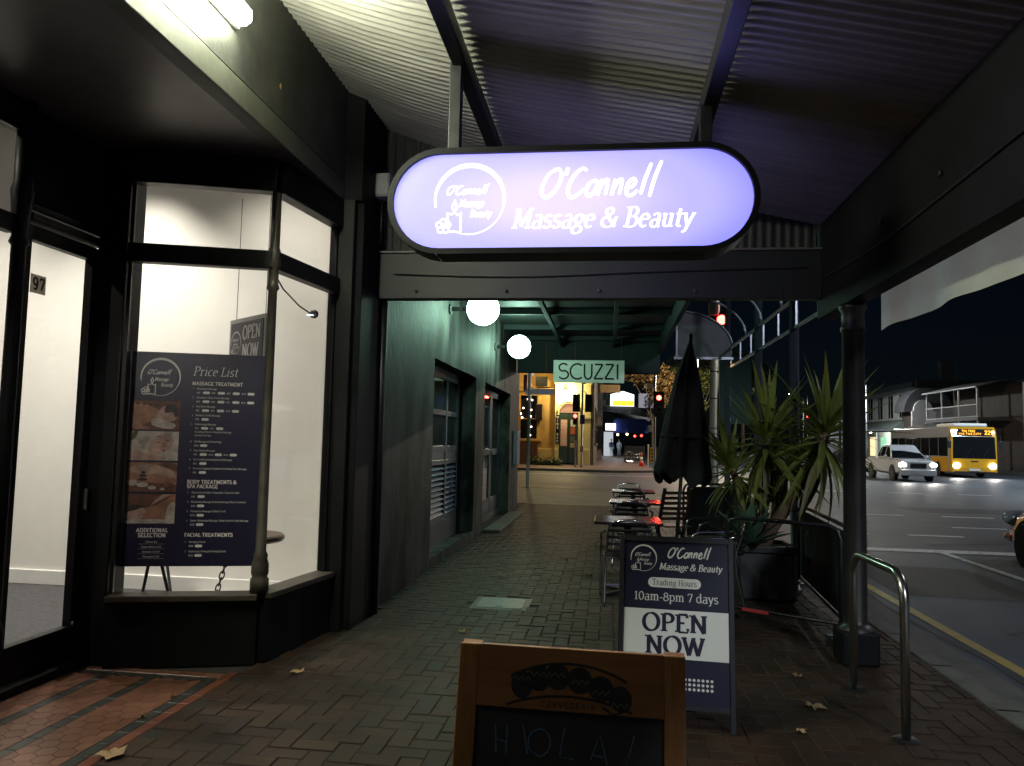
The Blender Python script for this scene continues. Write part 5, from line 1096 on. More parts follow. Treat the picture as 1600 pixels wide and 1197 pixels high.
signal_head(s2, .24, -.1, 3.9, 'red', False, 1.25); MB().box((-.52, -.1, 4.85), (-.1, .1, 5.15)).build('camera_box', K['white'], s2, bevel=.02)
MB().tube([(-.3, 0, 4.85), (-.3, 0, 3.2), (0, 0, 3.0)], .025, 6).build('conduit', SHK, s2); MB().box((-.35, -.08, 2.2), (-.15, .05, 2.6)).build('push_button', K['white'], s2)
s3 = signal_pole((3.82, 29, -.1), 9.6, 'tall pale signal mast with a high red lamp above the umbrella', .16, mat('mast_paint', (.12, .16, .145), .5))
for o in list(s3.children): pass
signal_head(s3, .2, -.34, 5.72, 'red', False, 1.45); MB().tube([(0, 0, 6.3), (.2, -.3, 6.3)], .05, 8).build('mast_bracket', SHK, s3)
MB().lathe([(.0, 6.35), (.2, 6.36), (.2, 6.85), (0, 6.9)], (-.05, -.3, 0), 14).build('detector', K['white'], s3)
gs = MB().box((.2, .14, 2.4), (1.35, .18, 4.9)).build('sign_panel', mat('green_sign', (.02, .1, .08), .5), s3)
for z in (4.3, 3.3, 2.2): MB().lathe([(.175, z), (.175, z+.04)], seg=14).build('band', SHK, s3)
s4 = signal_pole((19.9, 70, -.1), 6.2, 'distant signal pole with green lamps beside the verandah post', .09); signal_head(s4, .1, -.1, 4.9, 'green', False, 1.3)
MB().lathe([(0, -.03), (.14, -.012), (.14, 0), (0, 0)], (.1, -.2, 5.15), 12, 'y').build('lens', GRNL, s4)
s5 = signal_pole((17.1, 70, -.1), 6, 'distant signal pole with a red lamp between the yucca heads', .09); signal_head(s5, .1, -.1, 3.9, 'red', False, 1.2)
add_light('SPOT', (4.02, 28.45, 5.98), 2600, (1, .05, .03), .1, (R(86), 0, R(172.5)), 15, s3, 'red_beam', .4)
add_light('SPOT', (2.99, 47.6, 4.2), 70, (1, .05, .03), .1, (R(80), 0, R(180)), 100, s2, 'red_beam', .6)
# ------------------------------------------------------------------ shops further along the footpath
shp = thing('awning_shop', 'far shop with blue awning, bright doorway and glowing box sign', 'shop', (-1, 68, 0)); SP_ = dict(parent=shp, world=True)
MB().box((-10, 66, 0), (-1.0, 110, 9)).build('wall', DST, **SP_)
MB().box((-1.0, 66, 0), (-.6, 66.6, 6.6)).build('pier', DST, **SP_)
MB().prism([(-.6, 5.9), (-.6, 4.2), (3.6, 3.6), (3.8, 3.75)], 66, 66.15).build('awning_gable', K['blackm'], **SP_); MB().prism([(-.6, 5.9), (3.8, 3.75), (3.8, 3.65), (-.6, 5.8)], 66.15, 110).build('awning_roof', K['roof'], **SP_)
MB().box((.35, 69, 2.35), (3.4, 69.05, 3.35)).build('blue_blind', mat('blue_canvas', (.03, .09, .42), .7, var=.2, scale=2), **SP_); MB().prism([(.35, 3.35), (3.4, 3.35), (3.2, 3.6), (.5, 3.6)], 69.0, 70.5).build('blue_awning_top', mat('blue_canvas_top', (.03, .08, .36), .7), **SP_)
bs = MB().prism([(.05, 4.55), (2.0, 4.55), (2.0, 5.5), (1.6, 5.62), (1.1, 5.78), (.6, 5.66), (.05, 5.5)], 64.9, 65.3).build('box_sign', emit('cool_white_sign', (.85, .95, 1), 3.2), **SP_)
MB().box((.25, 64.87, 4.56), (1.98, 64.9, 5.0)).build('orange_band', emit('orange_sign', (1, .5, .03), 2.2), bs, world=True)
MB().box((-.62, 64.9, 4.5), (.04, 65.1, 5.5)).build('sign_bracket', mat('teal_bracket', (.12, .2, .22), .5), **SP_)
MB().box((-.35, 68.5, 2.55), (.55, 68.6, 3.15)).build('door_sign', emit('pink_white_sign', (1, .85, .95), 2.6), **SP_)
MB().box((-.98, 72, 0), (-.9, 84, 3)).build('shop_window', emit('shop_glow', (.8, .95, 1), 1.6), **SP_); MB().box((-.6, 84, 0), (.4, 84.1, 2.6)).build('lit_end_panel', emit('shop_glow_soft', (.85, .92, 1), .5), **SP_)
for x, z, c in ((.75, 2.2, (1, .5, .3)), (1.6, 2.25, (1, .7, .3)), (2.3, 2.1, (1, .06, .04)), (2.9, 2.15, (1, .05, .04))): MB().sphere((x, 71, z), .11, 8, 6).build('pendant_lamp', emit('pendant_glow', c, 7), **SP_)
add_light('POINT', (.6, 74, 2.6), 120, (.85, .95, 1), .2, parent=shp, name='shop_light')
tag(hs, hs['label'])
wsn = thing('hanging_carved_sign', 'small tan hanging shop sign beyond the SCUZZI board', 'hanging sign', (.0, 58, 5.2)); MB().box((-.75, -.04, 0), (.75, .04, .6)).build('sign_board', mat('tan_sign', (.3, .2, .08), .6, col2=(.12, .07, .03), scale=8), wsn, bevel=.03); MB().tube([(-.6, 0, .6), (-.6, 0, 1.3)], .02, 6).build('hanger', SHK, wsn); MB().beam((-1.05, 0, 1.3), (.7, 0, 1.3), .05, .05).build('bracket_arm', SHK, wsn)
fb = thing('blue_street_board', 'faded blue notice board on a bracket below the tree', 'notice board', (3.1, 60, 4.2)); MB().box((-.9, -.04, 0), (.55, .04, 1.1)).build('board', mat('faded_blue', (.1, .13, .32), .6, col2=(.3, .32, .42), scale=5, stretch=(1, 1, 6)), fb); MB().box((.55, -.06, -.1), (.62, .06, 1.15)).build('board_post', SHK, fb)
# people on the far footpath
def person(name, x, y, rz, label, skin, top, legs, hair, step=.12, arm=.06):
    me = bpy.data.meshes.new(name)
    V = [(0, 0, .95), (0, 0, 1.15), (0, 0, 1.38), (0, 0, 1.50), (0, -.01, 1.58), (0, -.02, 1.68), (0, 0, 1.76)]; E = [(0, 1), (1, 2), (2, 3), (3, 4), (4, 5), (5, 6)]; rad = [(.15, .11), (.14, .1), (.17, .1), (.06, .06), (.06, .06), (.085, .1), (.07, .08)]
    for s in (-1, 1):
        b = len(V); f = s*step
        V += [(s*.19, 0, 1.42), (s*.23, arm*s, 1.15), (s*.22, -.08+arm*s, .92), (s*.21, -.11+arm*s, .80), (s*.09, 0, .9), (s*.1, f*.5-.03, .5), (s*.1, f, .09), (s*.105, f-.13, .03)]
        E += [(2, b), (b, b+1), (b+1, b+2), (b+2, b+3), (0, b+4), (b+4, b+5), (b+5, b+6), (b+6, b+7)]; rad += [(.065,)*2, (.05,)*2, (.037,)*2, (.035, .045), (.095,)*2, (.062,)*2, (.042,)*2, (.038,)*2]
    me.from_pydata(V, E, []); o = bpy.data.objects.new(name, me); COL.objects.link(o)
    sk = o.modifiers.new('skin', 'SKIN'); sk.use_smooth_shade = True
    for i, r_ in enumerate(rad): me.skin_vertices[0].data[i].radius = r_
    me.skin_vertices[0].data[0].use_root = True
    o.modifiers.new('sub', 'SUBSURF').levels = 1; o.modifiers['sub'].render_levels = 2
    mm, t, b = _base(name+'_cloth'); N = t.nodes.new; L = t.links.new
    tc = N('ShaderNodeTexCoord'); sx = N('ShaderNodeSeparateXYZ'); L(tc.outputs['Object'], sx.inputs[0]); rp = N('ShaderNodeValToRGB'); rp.color_ramp.interpolation = 'CONSTANT'
    mr = N('ShaderNodeMath'); mr.operation = 'DIVIDE'; mr.inputs[1].default_value = 2; L(sx.outputs[2], mr.inputs[0]); L(mr.outputs[0], rp.inputs[0])
    e = rp.color_ramp.elements; e[0].color = (.03, .03, .03, 1); e[1].position = .04; e[1].color = (*legs, 1)
    for p_, c in ((.49, top), (.755, skin)): q = e.new(p_); q.color = (*c, 1)
    L(rp.outputs[0], b.inputs['Base Color']); b.inputs['Roughness'].default_value = .8; me.materials.append(mm)
    o.location = (x, y, 0); o.rotation_euler = (0, 0, rz); tag(o, label, 'person', 'people on the far footpath')
    MB().sphere((0, .012, 1.725), .105, 14, 10, (.95, 1.05, 1.0)).build('hair', mat(name+'_hair', hair, .7), o, smooth=True)
    for s in (-1, 1): MB().sphere((s*.035, -.118, 1.69), .012, 6, 5).build('eye', K['black'], o)
person('person', .22, 80, R(12), 'person in navy shirt and pale trousers walking outside the bright far doorway', (.4, .24, .16), (.02, .025, .07), (.35, .4, .45), (.03, .02, .015))
person('person', 1.05, 83, R(160), 'person in pale grey clothes standing near the blue awning', (.42, .26, .18), (.3, .33, .36), (.25, .27, .3), (.06, .03, .02), .03)
# far cafe seating
for i, (x, y, rz, lb) in enumerate(((1.35, 56.0, 20, 'far bistro chair, first in the dark cluster beyond the side street'), (1.95, 56.6, -70, 'far bistro chair nearest the traffic cone'), (1.5, 58.2, 190, 'far bistro chair at the back of the dark cluster'), (2.1, 59, 100, 'far bistro chair beneath the blue awning edge'))):
    o = copy_tree(ch0); o.location = (x, y, 0); o.rotation_euler = (0, 0, R(rz)); o['label'] = lb
fs = thing('cafe_screen', 'dark cafe windbreak screen beyond the side street', 'screen', (2.1, 60, 0)); MB().box((-.9, -.02, .1), (.6, .02, 1.25)).build('screen_panel', K['fabric'], fs); [MB().box((x-.03, -.03, 0), (x+.03, .03, 1.3)).build('screen_post', SHK, fs) for x in (-.9, .6)]
co = thing('traffic_cone', 'red and white traffic cone at the far kerb', 'traffic cone', (2.08, 50.5, 0))
cr = mat('cone_red', (.6, .06, .03), .5); m = MB().box((-.2, -.2, 0), (.2, .2, .04)); m.build('cone_base', cr, co)
MB().lathe([(.15, .04), (.108, .34)], seg=16).build('cone_lower', cr, co, smooth=True); MB().lathe([(.107, .34), (.07, .6)], seg=16).build('cone_band', K['white'], co, smooth=True); MB().lathe([(.069, .6), (.03, .86), (0, .87)], seg=16).build('cone_tip', cr, co, smooth=True)
ys = thing('yellow_kerb_sign', 'yellow sign panel on a pale post at the far kerb', 'sign', (2.5, 50.3, 0)); MB().lathe([(.04, 0), (.04, 1.4), (0, 1.42)], seg=10).build('post', K['white'], ys); yp = MB().box((.12, -.02, .25), (.5, .0, 1.25)).build('sign_plate', mat('yellow_plate', (.65, .36, .02), .5), ys)
for k in range(4): MB().box((.18, -.024, .35+.22*k), (.44, -.021, .45+.22*k)).build('sign_mark', K['black'], yp)
MB().beam((.02, 0, .9), (.14, 0, .9), .03, .03).build('sign_bracket', SHK, ys)
# ------------------------------------------------------------------ street trees
def tree(loc, label, clumps, mt, n, size, tr_h, seed):
    t = thing('street_tree', label, 'tree', loc, group='street trees'); bk = mat('tree_bark', (.1, .075, .05), .9, var=.3, scale=6)
    MB().tube(smooth_path([(0, 0, 0), (.05, 0, tr_h*.5), (0, .05, tr_h)]), .17, 10, r2=.12).build('trunk', bk, t, smooth=True)
    for c in clumps: MB().tube(smooth_path([(0, .05, tr_h*.95), (c[0]*.5, c[1]*.5, tr_h+(c[2]-tr_h)*.6), c[:3]], 4), .06, 6, r2=.02).build('limb', bk, t, smooth=True)
    def f(r):
        c = r.choice(clumps); d = Vector((r.gauss(0, 1), r.gauss(0, 1), r.gauss(0, 1))).normalized()*(r.random()**.4)*c[3]; return (c[0]+d.x, c[1]+d.y, c[2]+d.z*.8)
    leafy('crown', n, f, size, mt, t, seed)
AU = rand_mat('autumn_leaf', [(.2, .1, .025), (.28, .15, .035), (.13, .08, .025), (.2, .15, .04)], .6, 0, .1, .2); GT = rand_mat('green_leaf', [(.1, .13, .025), (.15, .18, .035), (.07, .09, .02), (.16, .14, .03)], .6, 0, .1, .2)
tree((3.3, 60, 0), 'autumn brown street tree behind the slate signal pole', [(-1.0, 0, 7.0, 1.4), (.3, .5, 6.6, 1.6), (.6, -.3, 5.0, 1.0), (1.5, 0, 5.8, 1.3), (-2.3, 0, 7.3, 1.0)], AU, 3600, .11, 3.2, 5)
tree((7.2, 64, 0), 'yellow green street tree beside the closed umbrella', [(0, 0, 6.4, 1.7), (-1.4, 0, 7.6, 1.5), (1.5, 0, 7.2, 1.6), (.2, 0, 8.6, 1.5), (2.8, 0, 8.4, 1.2), (0, 0, 4.6, .8)], GT, 4200, .12, 3.4, 6)
tree((12.5, 75, 0), 'dim green street tree behind the yucca', [(0, 0, 7.2, 1.8), (-1.5, 0, 8.4, 1.6), (1.4, 0, 8.2, 1.6)], GT, 2200, .14, 4.0, 8)
# ------------------------------------------------------------------ road markings
def mark(name, x0, y0, x1, y1, mt=None): struct(MB().quad((x0, y0, -.116), (x1, y0, -.116), (x1, y1, -.116), (x0, y1, -.116)).build(name, mt or K['rpaint']))
mark('yellow_kerb_line', 3.06, -8, 3.17, 12.9, K['ypaint']); mark('stop_line', 3.17, 13.3, 14, 13.68); mark('lane_line', 5.3, -8, 5.42, 13.3)
for k in range(9): mark('crossing_dash', 4.0+1.75*k, 15.75, 5.0+1.75*k, 15.95)
for k in range(9): mark('crossing_dash', 4.0+2.1*k, 20.3, 5.2+2.1*k, 20.5)
for k in range(8): mark('turn_dash', 8+2.4*k, 30.4, 9.2+2.4*k, 30.6)
mark('crossing_line', -6, 38.2, 2.5, 38.45); mark('arrow_stroke', 7.3, 17.6, 8.4, 17.75)
PAT = mat('asphalt_patch', (.016, .018, .022), .7, col2=(.028, .03, .035), scale=3, bump=.4, bscale=160)
for pts in ([(3.3, 9.4), (4.9, 9.3), (4.95, 11.6), (3.35, 11.75)], [(8.2, 21.5), (13.5, 21.9), (13.4, 23.6), (8.0, 23.1)], [(5.0, 24), (6.1, 24), (6.3, 29), (5.2, 29)], [(4.0, 5.6), (4.9, 5.5), (5.0, 6.9), (4.1, 7.0)]):
    struct(MB().poly([(x, y, -.1185) for x, y in pts]).build('road_patch', PAT))
for pts in ([(3.6, 7.6), (4.4, 8.1), (5.2, 8.0), (6.4, 8.6), (7.5, 8.4)], [(5.5, 14.3), (7.2, 15.0), (9.4, 16.2), (12.5, 18.6)], [(4.2, 16.5), (6.0, 18.3), (9.0, 19.2)], [(2.95, 4.6), (3.0, 6.5), (2.92, 8.2), (3.0, 10.5)]):
    m = MB(); q = [(a, b_) for a, b_, c_ in smooth_path([(x, y, 0) for x, y in pts])]; ribbon(m, q, lambda i, d: .05+.03*math.sin(i*1.7), lambda u, v, l: (u, v, -.117), 0); struct(m.build('tar_seam', PAT, fix=False))
for x, y in ((6.2, 11.0), (9.5, 17.5)): struct(MB().lathe([(0, -.117), (.33, -.117), (.33, -.112), (0, -.112)], (x, y, 0), 24).build('manhole_cover', K['terra']))
# ------------------------------------------------------------------ vehicles
def ring(hw, zb, zt, y, inset=0, rb=.08, rt=.1):
    return [(-hw+rb, y, zb), (hw-rb, y, zb), (hw, y, zb+rb), (hw, y, (zb+zt)/2), (hw-inset, y, zt-rt), (hw-inset-rt*1.2, y, zt), (-hw+inset+rt*1.2, y, zt), (-hw+inset, y, zt-rt), (-hw, y, (zb+zt)/2), (-hw, y, zb+rb)]
def loft(rings):
    m = MB(); n = len(rings[0]); m.add([p for r_ in rings for p in r_], [(i*n+k, i*n+(k+1) % n, (i+1)*n+(k+1) % n, (i+1)*n+k) for i in range(len(rings)-1) for k in range(n)]+[tuple(range(n)), tuple((len(rings)-1)*n+k for k in range(n))]); return m
TYRE = mat('tyre_rubber', (.012, .012, .012), .8, var=.2, scale=20); RIM = mat('alloy_rim', (.25, .25, .26), .3, metal=1)
def wheel(t, x, y, r, w, s):
    wh = MB().lathe([(r*.66, -w/2), (r*.93, -w/2), (r, -w/2+.03), (r, w/2-.03), (r*.93, w/2), (r*.66, w/2)], (x, y, r), 28, 'x').build('wheel', TYRE, t, smooth=False)
    MB().lathe([(r*.66, -w*.4), (r*.66, w*.4), (r*.6, w*.42), (r*.6, -w*.42)], (x, y, r), 28, 'x').build('rim', RIM, wh)
    for k in range(5):
        a = R(72*k+12); xx = x+s*w*.36; MB().beam((xx, y+r*.08*math.cos(a), r+r*.08*math.sin(a)), (xx, y+r*.63*math.cos(a), r+r*.63*math.sin(a)), .03, r*.17, (1, 0, 0)).build('spoke', RIM, wh)
    MB().lathe([(0, -.01), (r*.14, -.01), (r*.14, .02), (0, .03)], (x+s*w*.34, y, r), 12, 'x').build('hub', RIM, wh)
HL = emit('headlamp_glow', (1, .95, .86), 60); TL_ = emit('tail_lamp', (1, .05, .03), 12)
def car(name, label, cat, loc, rz, paint, spec, heads=False, tails=False, plate=True):
    """body lofted along y, front at -y; spec: rings of body and of cabin"""
    t = thing(name, label, cat, loc, rz); hw = spec['hw']
    loft([ring(w, zb, zt, y, .05, .1, .12) for y, w, zb, zt in spec['body']]).build('body', paint, t, smooth=False, bevel=.03, seg=3)
    cab = loft([[(-w0, y, zb), (w0, y, zb), (w1, y2, zt-.05), (w1-.1, y2, zt), (-w1+.1, y2, zt), (-w1, y2, zt-.05)] for y, y2, w0, w1, zb, zt in spec['cabin']]).build('cabin', paint, t, bevel=.03, seg=2)
    c = spec['cabin']
    for i in range(len(c)-1):
        for s in (-1, 1):
            (ya, ya2, wa0, wa1, zba, zta), (yb, yb2, wb0, wb1, zbb, ztb) = c[i], c[i+1]
            def P(f, g):
                a0 = Vector((s*wa0, ya, zba)).lerp(Vector((s*wa1, ya2, zta-.05)), g); b0 = Vector((s*wb0, yb, zbb)).lerp(Vector((s*wb1, yb2, ztb-.05)), g); return a0.lerp(b0, f)+Vector((s*.008, 0, .002))
            MB().quad(P(.06, .12), P(.94, .12), P(.94, .9), P(.06, .9)).build('side_window', K['dglass'], cab, fix=False)
    (ya, ya2, w0, w1, zb, zt) = c[0]; MB().quad((-w0*.94, ya-.008, zb+.04), (w0*.94, ya-.008, zb+.04), (w1*.9, ya2-.012, zt-.07), (-w1*.9, ya2-.012, zt-.07)).build('windscreen', K['dglass'], cab, fix=False)
    (ya, ya2, w0, w1, zb, zt) = c[-1]; MB().quad((-w0*.94, ya+.008, zb+.04), (w0*.94, ya+.008, zb+.04), (w1*.9, ya2+.012, zt-.07), (-w1*.9, ya2+.012, zt-.07)).build('rear_window', K['dglass'], cab, fix=False)
    for y in spec['axles']:
        for s in (-1, 1):
            MB().lathe([(0, -.008), (spec['wr']*1.16, -.008), (spec['wr']*1.16, .008), (0, .008)], (s*(hw-.006), y, spec['wr']), 28, 'x').build('wheel_arch', K['black'], t); wheel(t, s*(hw-.08), y, spec['wr'], .22, s)
    yf, zf = spec['front']
    for s in (-1, 1):
        MB().sphere((s*hw*.76, yf+.06, zf+.03), .16, 14, 8, (1.25, .6, .75)).build('headlight', HL if heads else mat('lamp_clear', (.5, .5, .52), .1, metal=.6), t, smooth=True)
        MB().sphere((s*hw*.8, spec['rear'][0]-.02, spec['rear'][1]), .11, 10, 8, (.9, .4, 1.1)).build('tail_light', TL_ if tails else mat('lamp_red', (.2, .01, .01), .2), t, smooth=True)
        MB().sphere((s*(hw+.1), spec['mirror'][0], spec['mirror'][1]), .1, 10, 8, (.9, .6, .7)).build('mirror', paint, t, smooth=True)
    MB().box((-hw*.42, yf-.02, zf-.14), (hw*.42, yf+.05, zf+.1)).build('grille', K['black'], t, bevel=.02)
    for i in range(3): MB().box((-hw*.4, yf-.03, zf-.1+.06*i), (hw*.4, yf-.015, zf-.085+.06*i)).build('grille_bar', K['alu'], t)
    MB().box((-hw*.92, yf-.06, .3), (hw*.92, yf+.2, zf-.2)).build('bumper', paint, t, bevel=.05, seg=3)
    if plate: MB().box((-.19, yf-.075, .44), (.19, yf-.055, .55)).build('number_plate', K['print'], t)
    return t
def paintm(n, c, metal=0): return mat(n, c, .25, metal=metal, coat=.8)
UTE = dict(hw=.93, body=[(0, .80, .46, 1.0), (.12, .9, .38, 1.07), (.5, .925, .34, 1.12), (1.3, .93, .34, 1.17), (3.4, .93, .36, 1.16), (5.2, .92, .45, 1.14), (5.3, .9, .5, 1.1)], cabin=[(1.2, 2.05, .86, .64, 1.12, 1.83), (2.2, 2.3, .87, .66, 1.14, 1.86), (2.95, 2.9, .87, .66, 1.15, 1.85), (3.35, 3.2, .86, .64, 1.15, 1.81)], axles=(.95, 4.15), wr=.39, front=(0, .82), rear=(5.3, .85), mirror=(1.6, 1.25))
u_ = car('utility_truck', 'white dual cab ute with bright headlights waiting across the road', 'ute', (15.4, 41, -.12), 0, paintm('white_car_paint', (.55, .56, .58)), UTE, heads=True)
for s in (-1, 1): add_light('SPOT', (s*.62, -.2, .8), 120, (1, .95, .88), .06, (R(82), 0, R(180)), 70, None, 'headlight_beam', .6).parent = u_
SED = dict(hw=.9, body=[(0, .62, .35, .62), (.1, .78, .25, .7), (.45, .88, .2, .8), (1.3, .9, .2, .93), (2.2, .9, .2, .96), (3.6, .9, .22, .97), (4.35, .86, .28, .92), (4.5, .8, .35, .85)], cabin=[(1.1, 1.9, .8, .6, .9, 1.42), (2.1, 2.15, .82, .62, .93, 1.46), (3.0, 2.95, .82, .62, .94, 1.45), (3.9, 3.5, .8, .58, .93, 1.38)], axles=(.85, 3.5), wr=.32, front=(.06, .62), rear=(4.48, .78), mirror=(1.5, .98))
car('red_car', 'dark red car stopped at the stop line, only its front corner in view', 'car', (6.82, 12.75, -.12), R(180), paintm('red_car_paint', (.14, .002, .006), 0), SED)
car('parked_dark_car', 'black car half hidden between the verandah post and the white ute', 'car', (14.7, 47.5, -.12), 0, paintm('black_car_paint', (.01, .01, .012)), SED)
car('departing_car', 'dark car with glowing red tail lights beyond the umbrella', 'car', (8.7, 70, -.12), R(180), paintm('maroon_car_paint', (.08, .015, .015)), SED, tails=True)
# bus
bu = thing('city_bus', 'yellow fronted city bus with lit amber destination display and headlights', 'bus', (21.55, 49, -.12), R(-3.5)); YB = paintm('bus_yellow', (.6, .31, .02)); SV = mat('bus_silver', (.3, .31, .33), .35, metal=.3)
BH_ = 3.05
MB().box((-1.25, .35, .3), (1.25, 12.2, BH_)).build('body', SV, bu, bevel=.08, seg=3)
MB().prism([(.0, .32), (-.06, .6), (-.04, 1.2), (.0, 2.45), (.14, 2.9), (.36, 3.06), (.36, .32)], -1.25, 1.25, None, 'yz').build('front_shell', YB, bu, bevel=.04, seg=3)
MB().quad((-1.17, -.055, 1.15), (1.17, -.055, 1.15), (1.14, .0, 2.46), (-1.14, .0, 2.46)).build('windscreen', K['dglass'], bu, fix=False)
MB().box((-.9, .1, 2.52), (1.0, .12, 2.9), Matrix.Translation((0, -.16, 0))).build('display_housing', K['black'], bu)
AM = emit('amber_display', (1, .42, .02), 3.2); m = MB()
P_ = lambda u, v, l: (u, -.065-l, v)
write(m, '229', .56, 2.59, .25, P_, .18, 0, False, .1, .05); write(m, 'TEA TREE', -.68, 2.73, .11, P_, .2, 0, False, .1, .1, width=.75); write(m, 'VIA THE CITY', -.84, 2.56, .11, P_, .2, 0, False, .1, .1, width=1.25); m.build('destination_lettering', AM, bu, fix=False)
for s in (-1, 1):
    MB().sphere((s*1.02, -.05, 2.72), .07, 10, 8).build('marker_light', emit('marker', (1, .9, .8), 6), bu); MB().sphere((s*.98, -.06, .72), .175, 12, 8, (1.1, .4, .9)).build('headlight', HL, bu, smooth=True)
    MB().tube([(s*1.2, 0, 2.6), (s*1.4, -.15, 2.5), (s*1.4, -.15, 2.2)], .025, 6).build('mirror_arm', SHK, bu); MB().box((s*1.4-.1, -.2, 1.75), (s*1.4+.1, -.1, 2.2)).build('mirror', SHK, bu, bevel=.02)
    add_light('SPOT', (s*.98, -.3, .7), 150, (1, .95, .88), .06, (R(82), 0, R(180)), 70, None, 'headlight_beam', .6).parent = bu
    MB().box((s*1.252-.004, .5, .32), (s*1.252+.004, 3.2, 1.2)).build('side_yellow_panel', YB, bu)
    for y in (2.2, 9.2): wheel(bu, s*1.14, y, .48, .26, s)
    for k in range(7): MB().box((s*1.251-.006, .55+1.62*k, 1.25), (s*1.251+.006, 2.1+1.62*k, 2.4)).build('side_window', K['dglass'], bu, bevel=.004)
MB().box((-.3, -.075, .42), (.3, -.06, .55)).build('number_plate', K['print'], bu); MB().box((-.2, -.07, .95), (.2, -.055, 1.02)).build('badge', K['alu'], bu); MB().box((-1.1, -.065, .3), (1.1, -.03, .38)).build('bumper', SHK, bu)
for s in (-.5, .45): MB().beam((s, -.075, 1.16), (s+.35, -.04, 1.75), .015, .02).build('wiper', SHK, bu)
MB().box((-.95, .5, BH_), (.95, 3.4, BH_+.22)).build('roof_pod', K['white'], bu, bevel=.08, seg=3); MB().box((-.95, 6, BH_), (.95, 9, BH_+.2)).build('roof_pod', SV, bu, bevel=.06)
# ------------------------------------------------------------------ buildings across the main road
WHB = mat('pale_render', (.6, .61, .58), .7, var=.1, scale=1); DKB = mat('dim_brick', (.05, .038, .034), .8, var=.3, scale=2)
w1 = thing('white_terrace', 'pale two storey building with tall windows far across the road', 'building', (30, 90, 0)); W1 = dict(parent=w1, world=True)
MB().box((30, 80.5, 0), (40, 116, 7.6)).build('wall', WHB, **W1); MB().box((29.7, 80.4, 7.6), (40, 116, 8.2)).build('cornice', mat('grey_cornice', (.2, .22, .21), .7), **W1, bevel=.05)
for y in (83.2, 86.4, 89.6, 92.8, 96, 99.2, 102.4):
    w = MB().box((29.94, y, 4.7), (30.0, y+1.2, 7.1)).build('window', K['dglass'], **W1); MB().box((29.9, y-.1, 4.5), (30.0, y+1.3, 4.68)).build('sill', WHB, w, world=True); MB().box((29.92, y+.57, 4.7), (29.97, y+.63, 7.1)).build('glazing_bar', WHB, w, world=True)
MB().prism([(30, 4.5), (29.0, 4.3), (28.0, 3.9), (27.3, 3.5), (27.3, 3.42), (30, 3.42)], 79, 100).build('verandah_roof', mat('dull_green_iron', (.13, .16, .155), .6), **W1)
SG_ = [emit('shop_warm', (1, .75, .4), 1.3), emit('shop_white', (.9, .95, 1), 1.1), emit('shop_green', (.4, 1, .6), .8)]
for k, y in enumerate((81.5, 85, 88.5, 92, 95.5, 99)): MB().box((29.96, y, .6), (30, y+1.7, 2.7)).build('shop_window', SG_[k % 3], **W1)
for y in (79.2, 84, 89, 94): MB().lathe([(.07, 0), (.07, 3.45)], (27.5, y, 0), 8).build('verandah_post', K['white'], **W1)
MB().box((27.3, 79, 3.2), (27.36, 100, 3.42)).build('verandah_fascia', emit('fascia_painted_light', (.75, .85, 1), .12), **W1)  # fascia glows faintly to stand for lamplight falling on it
MB().box((30.0, 79.9, 0), (38, 80.4, 8.3)).build('end_wall', mat('grey_end_wall', (.2, .2, .18), .8), **W1); MB().box((32.2, 79.8, 8.3), (33.3, 80.6, 10.2)).build('chimney', mat('chimney_grey', (.22, .22, .21), .8), **W1, bevel=.05)
for y in (81, 88): 
    MB().sphere((28.2, y, 3.25), .16, 10, 8).build('verandah_lamp', emit('verandah_lamp_glow', (.95, 1, .85), 14), **W1); add_light('POINT', (28.2, y-.3, 2.9), 260, (.9, 1, .85), .15, parent=w1, name='verandah_light')
g1 = thing('arched_gable_house', 'small white arched gable beside the balcony building', 'building', (29.5, 77.5, 0)); G1 = dict(parent=g1, world=True)
MB().prism([(28.3, 0), (28.3, 5.0)]+[(28.3+.1, 5.1)]+arc(29.3, 5.1, .85, 1.05, 180, 0, 12)+[(30.4, 5.0), (30.4, 0)], 76.6, 76.9).build('gable_front', mat('white_gable', (.6, .62, .68), .6), **G1); MB().box((28.4, 76.9, 0), (30.4, 79.5, 5.4)).build('wall', DKB, **G1); MB().prism(arc(29.9, 5.0, 2.2, 2.4, 0, 180, 12), 76.95, 79.5).build('vaulted_roof', mat('dark_iron', (.06, .06, .07), .6), **G1)
b2 = thing('balcony_building', 'dark building with a pale posted upper balcony behind the bus', 'building', (30, 70, 0)); B2 = dict(parent=b2, world=True)
MB().box((31.5, 60.5, 0), (40, 75.5, 7)).build('wall', DKB, **B2); MB().box((28.9, 65, 3.9), (31.5, 75.2, 4.15)).build('balcony_floor', mat('balcony_grey', (.12, .12, .13), .6), **B2)
MB().prism([(28.7, 6.6), (31.6, 7.4), (31.6, 7.3), (28.7, 6.5)], 64.8, 75.4).build('balcony_roof', mat('roof_edge', (.3, .3, .3), .5), **B2)
for y in (65.2, 68.5, 71.8, 75): MB().box((28.95, y-.06, 0), (29.07, y+.06, 6.55)).build('balcony_post', mat('pale_post', (.45, .46, .5), .5), **B2)
for z in (4.2, 5.15): MB().box((28.98, 65.2, z), (29.04, 75, z+.07)).build('balcony_rail', mat('pale_rail', (.45, .46, .5), .5), **B2)
bal = None
for i in range(64):
    if bal is None: bal = MB().box((-.012, -.012, 0), (.012, .012, .9)).build('baluster', mat('baluster_grey', (.2, .2, .22), .5), b2); o = bal
    else: o = bal.copy(); COL.objects.link(o)
    o.location = Vector((29.01, 65.35+i*.15, 4.26))-b2.location
b3 = thing('corner_house', 'dark corner house with one lace lit upstairs window at the right edge', 'building', (30, 58, 0)); B3 = dict(parent=b3, world=True)
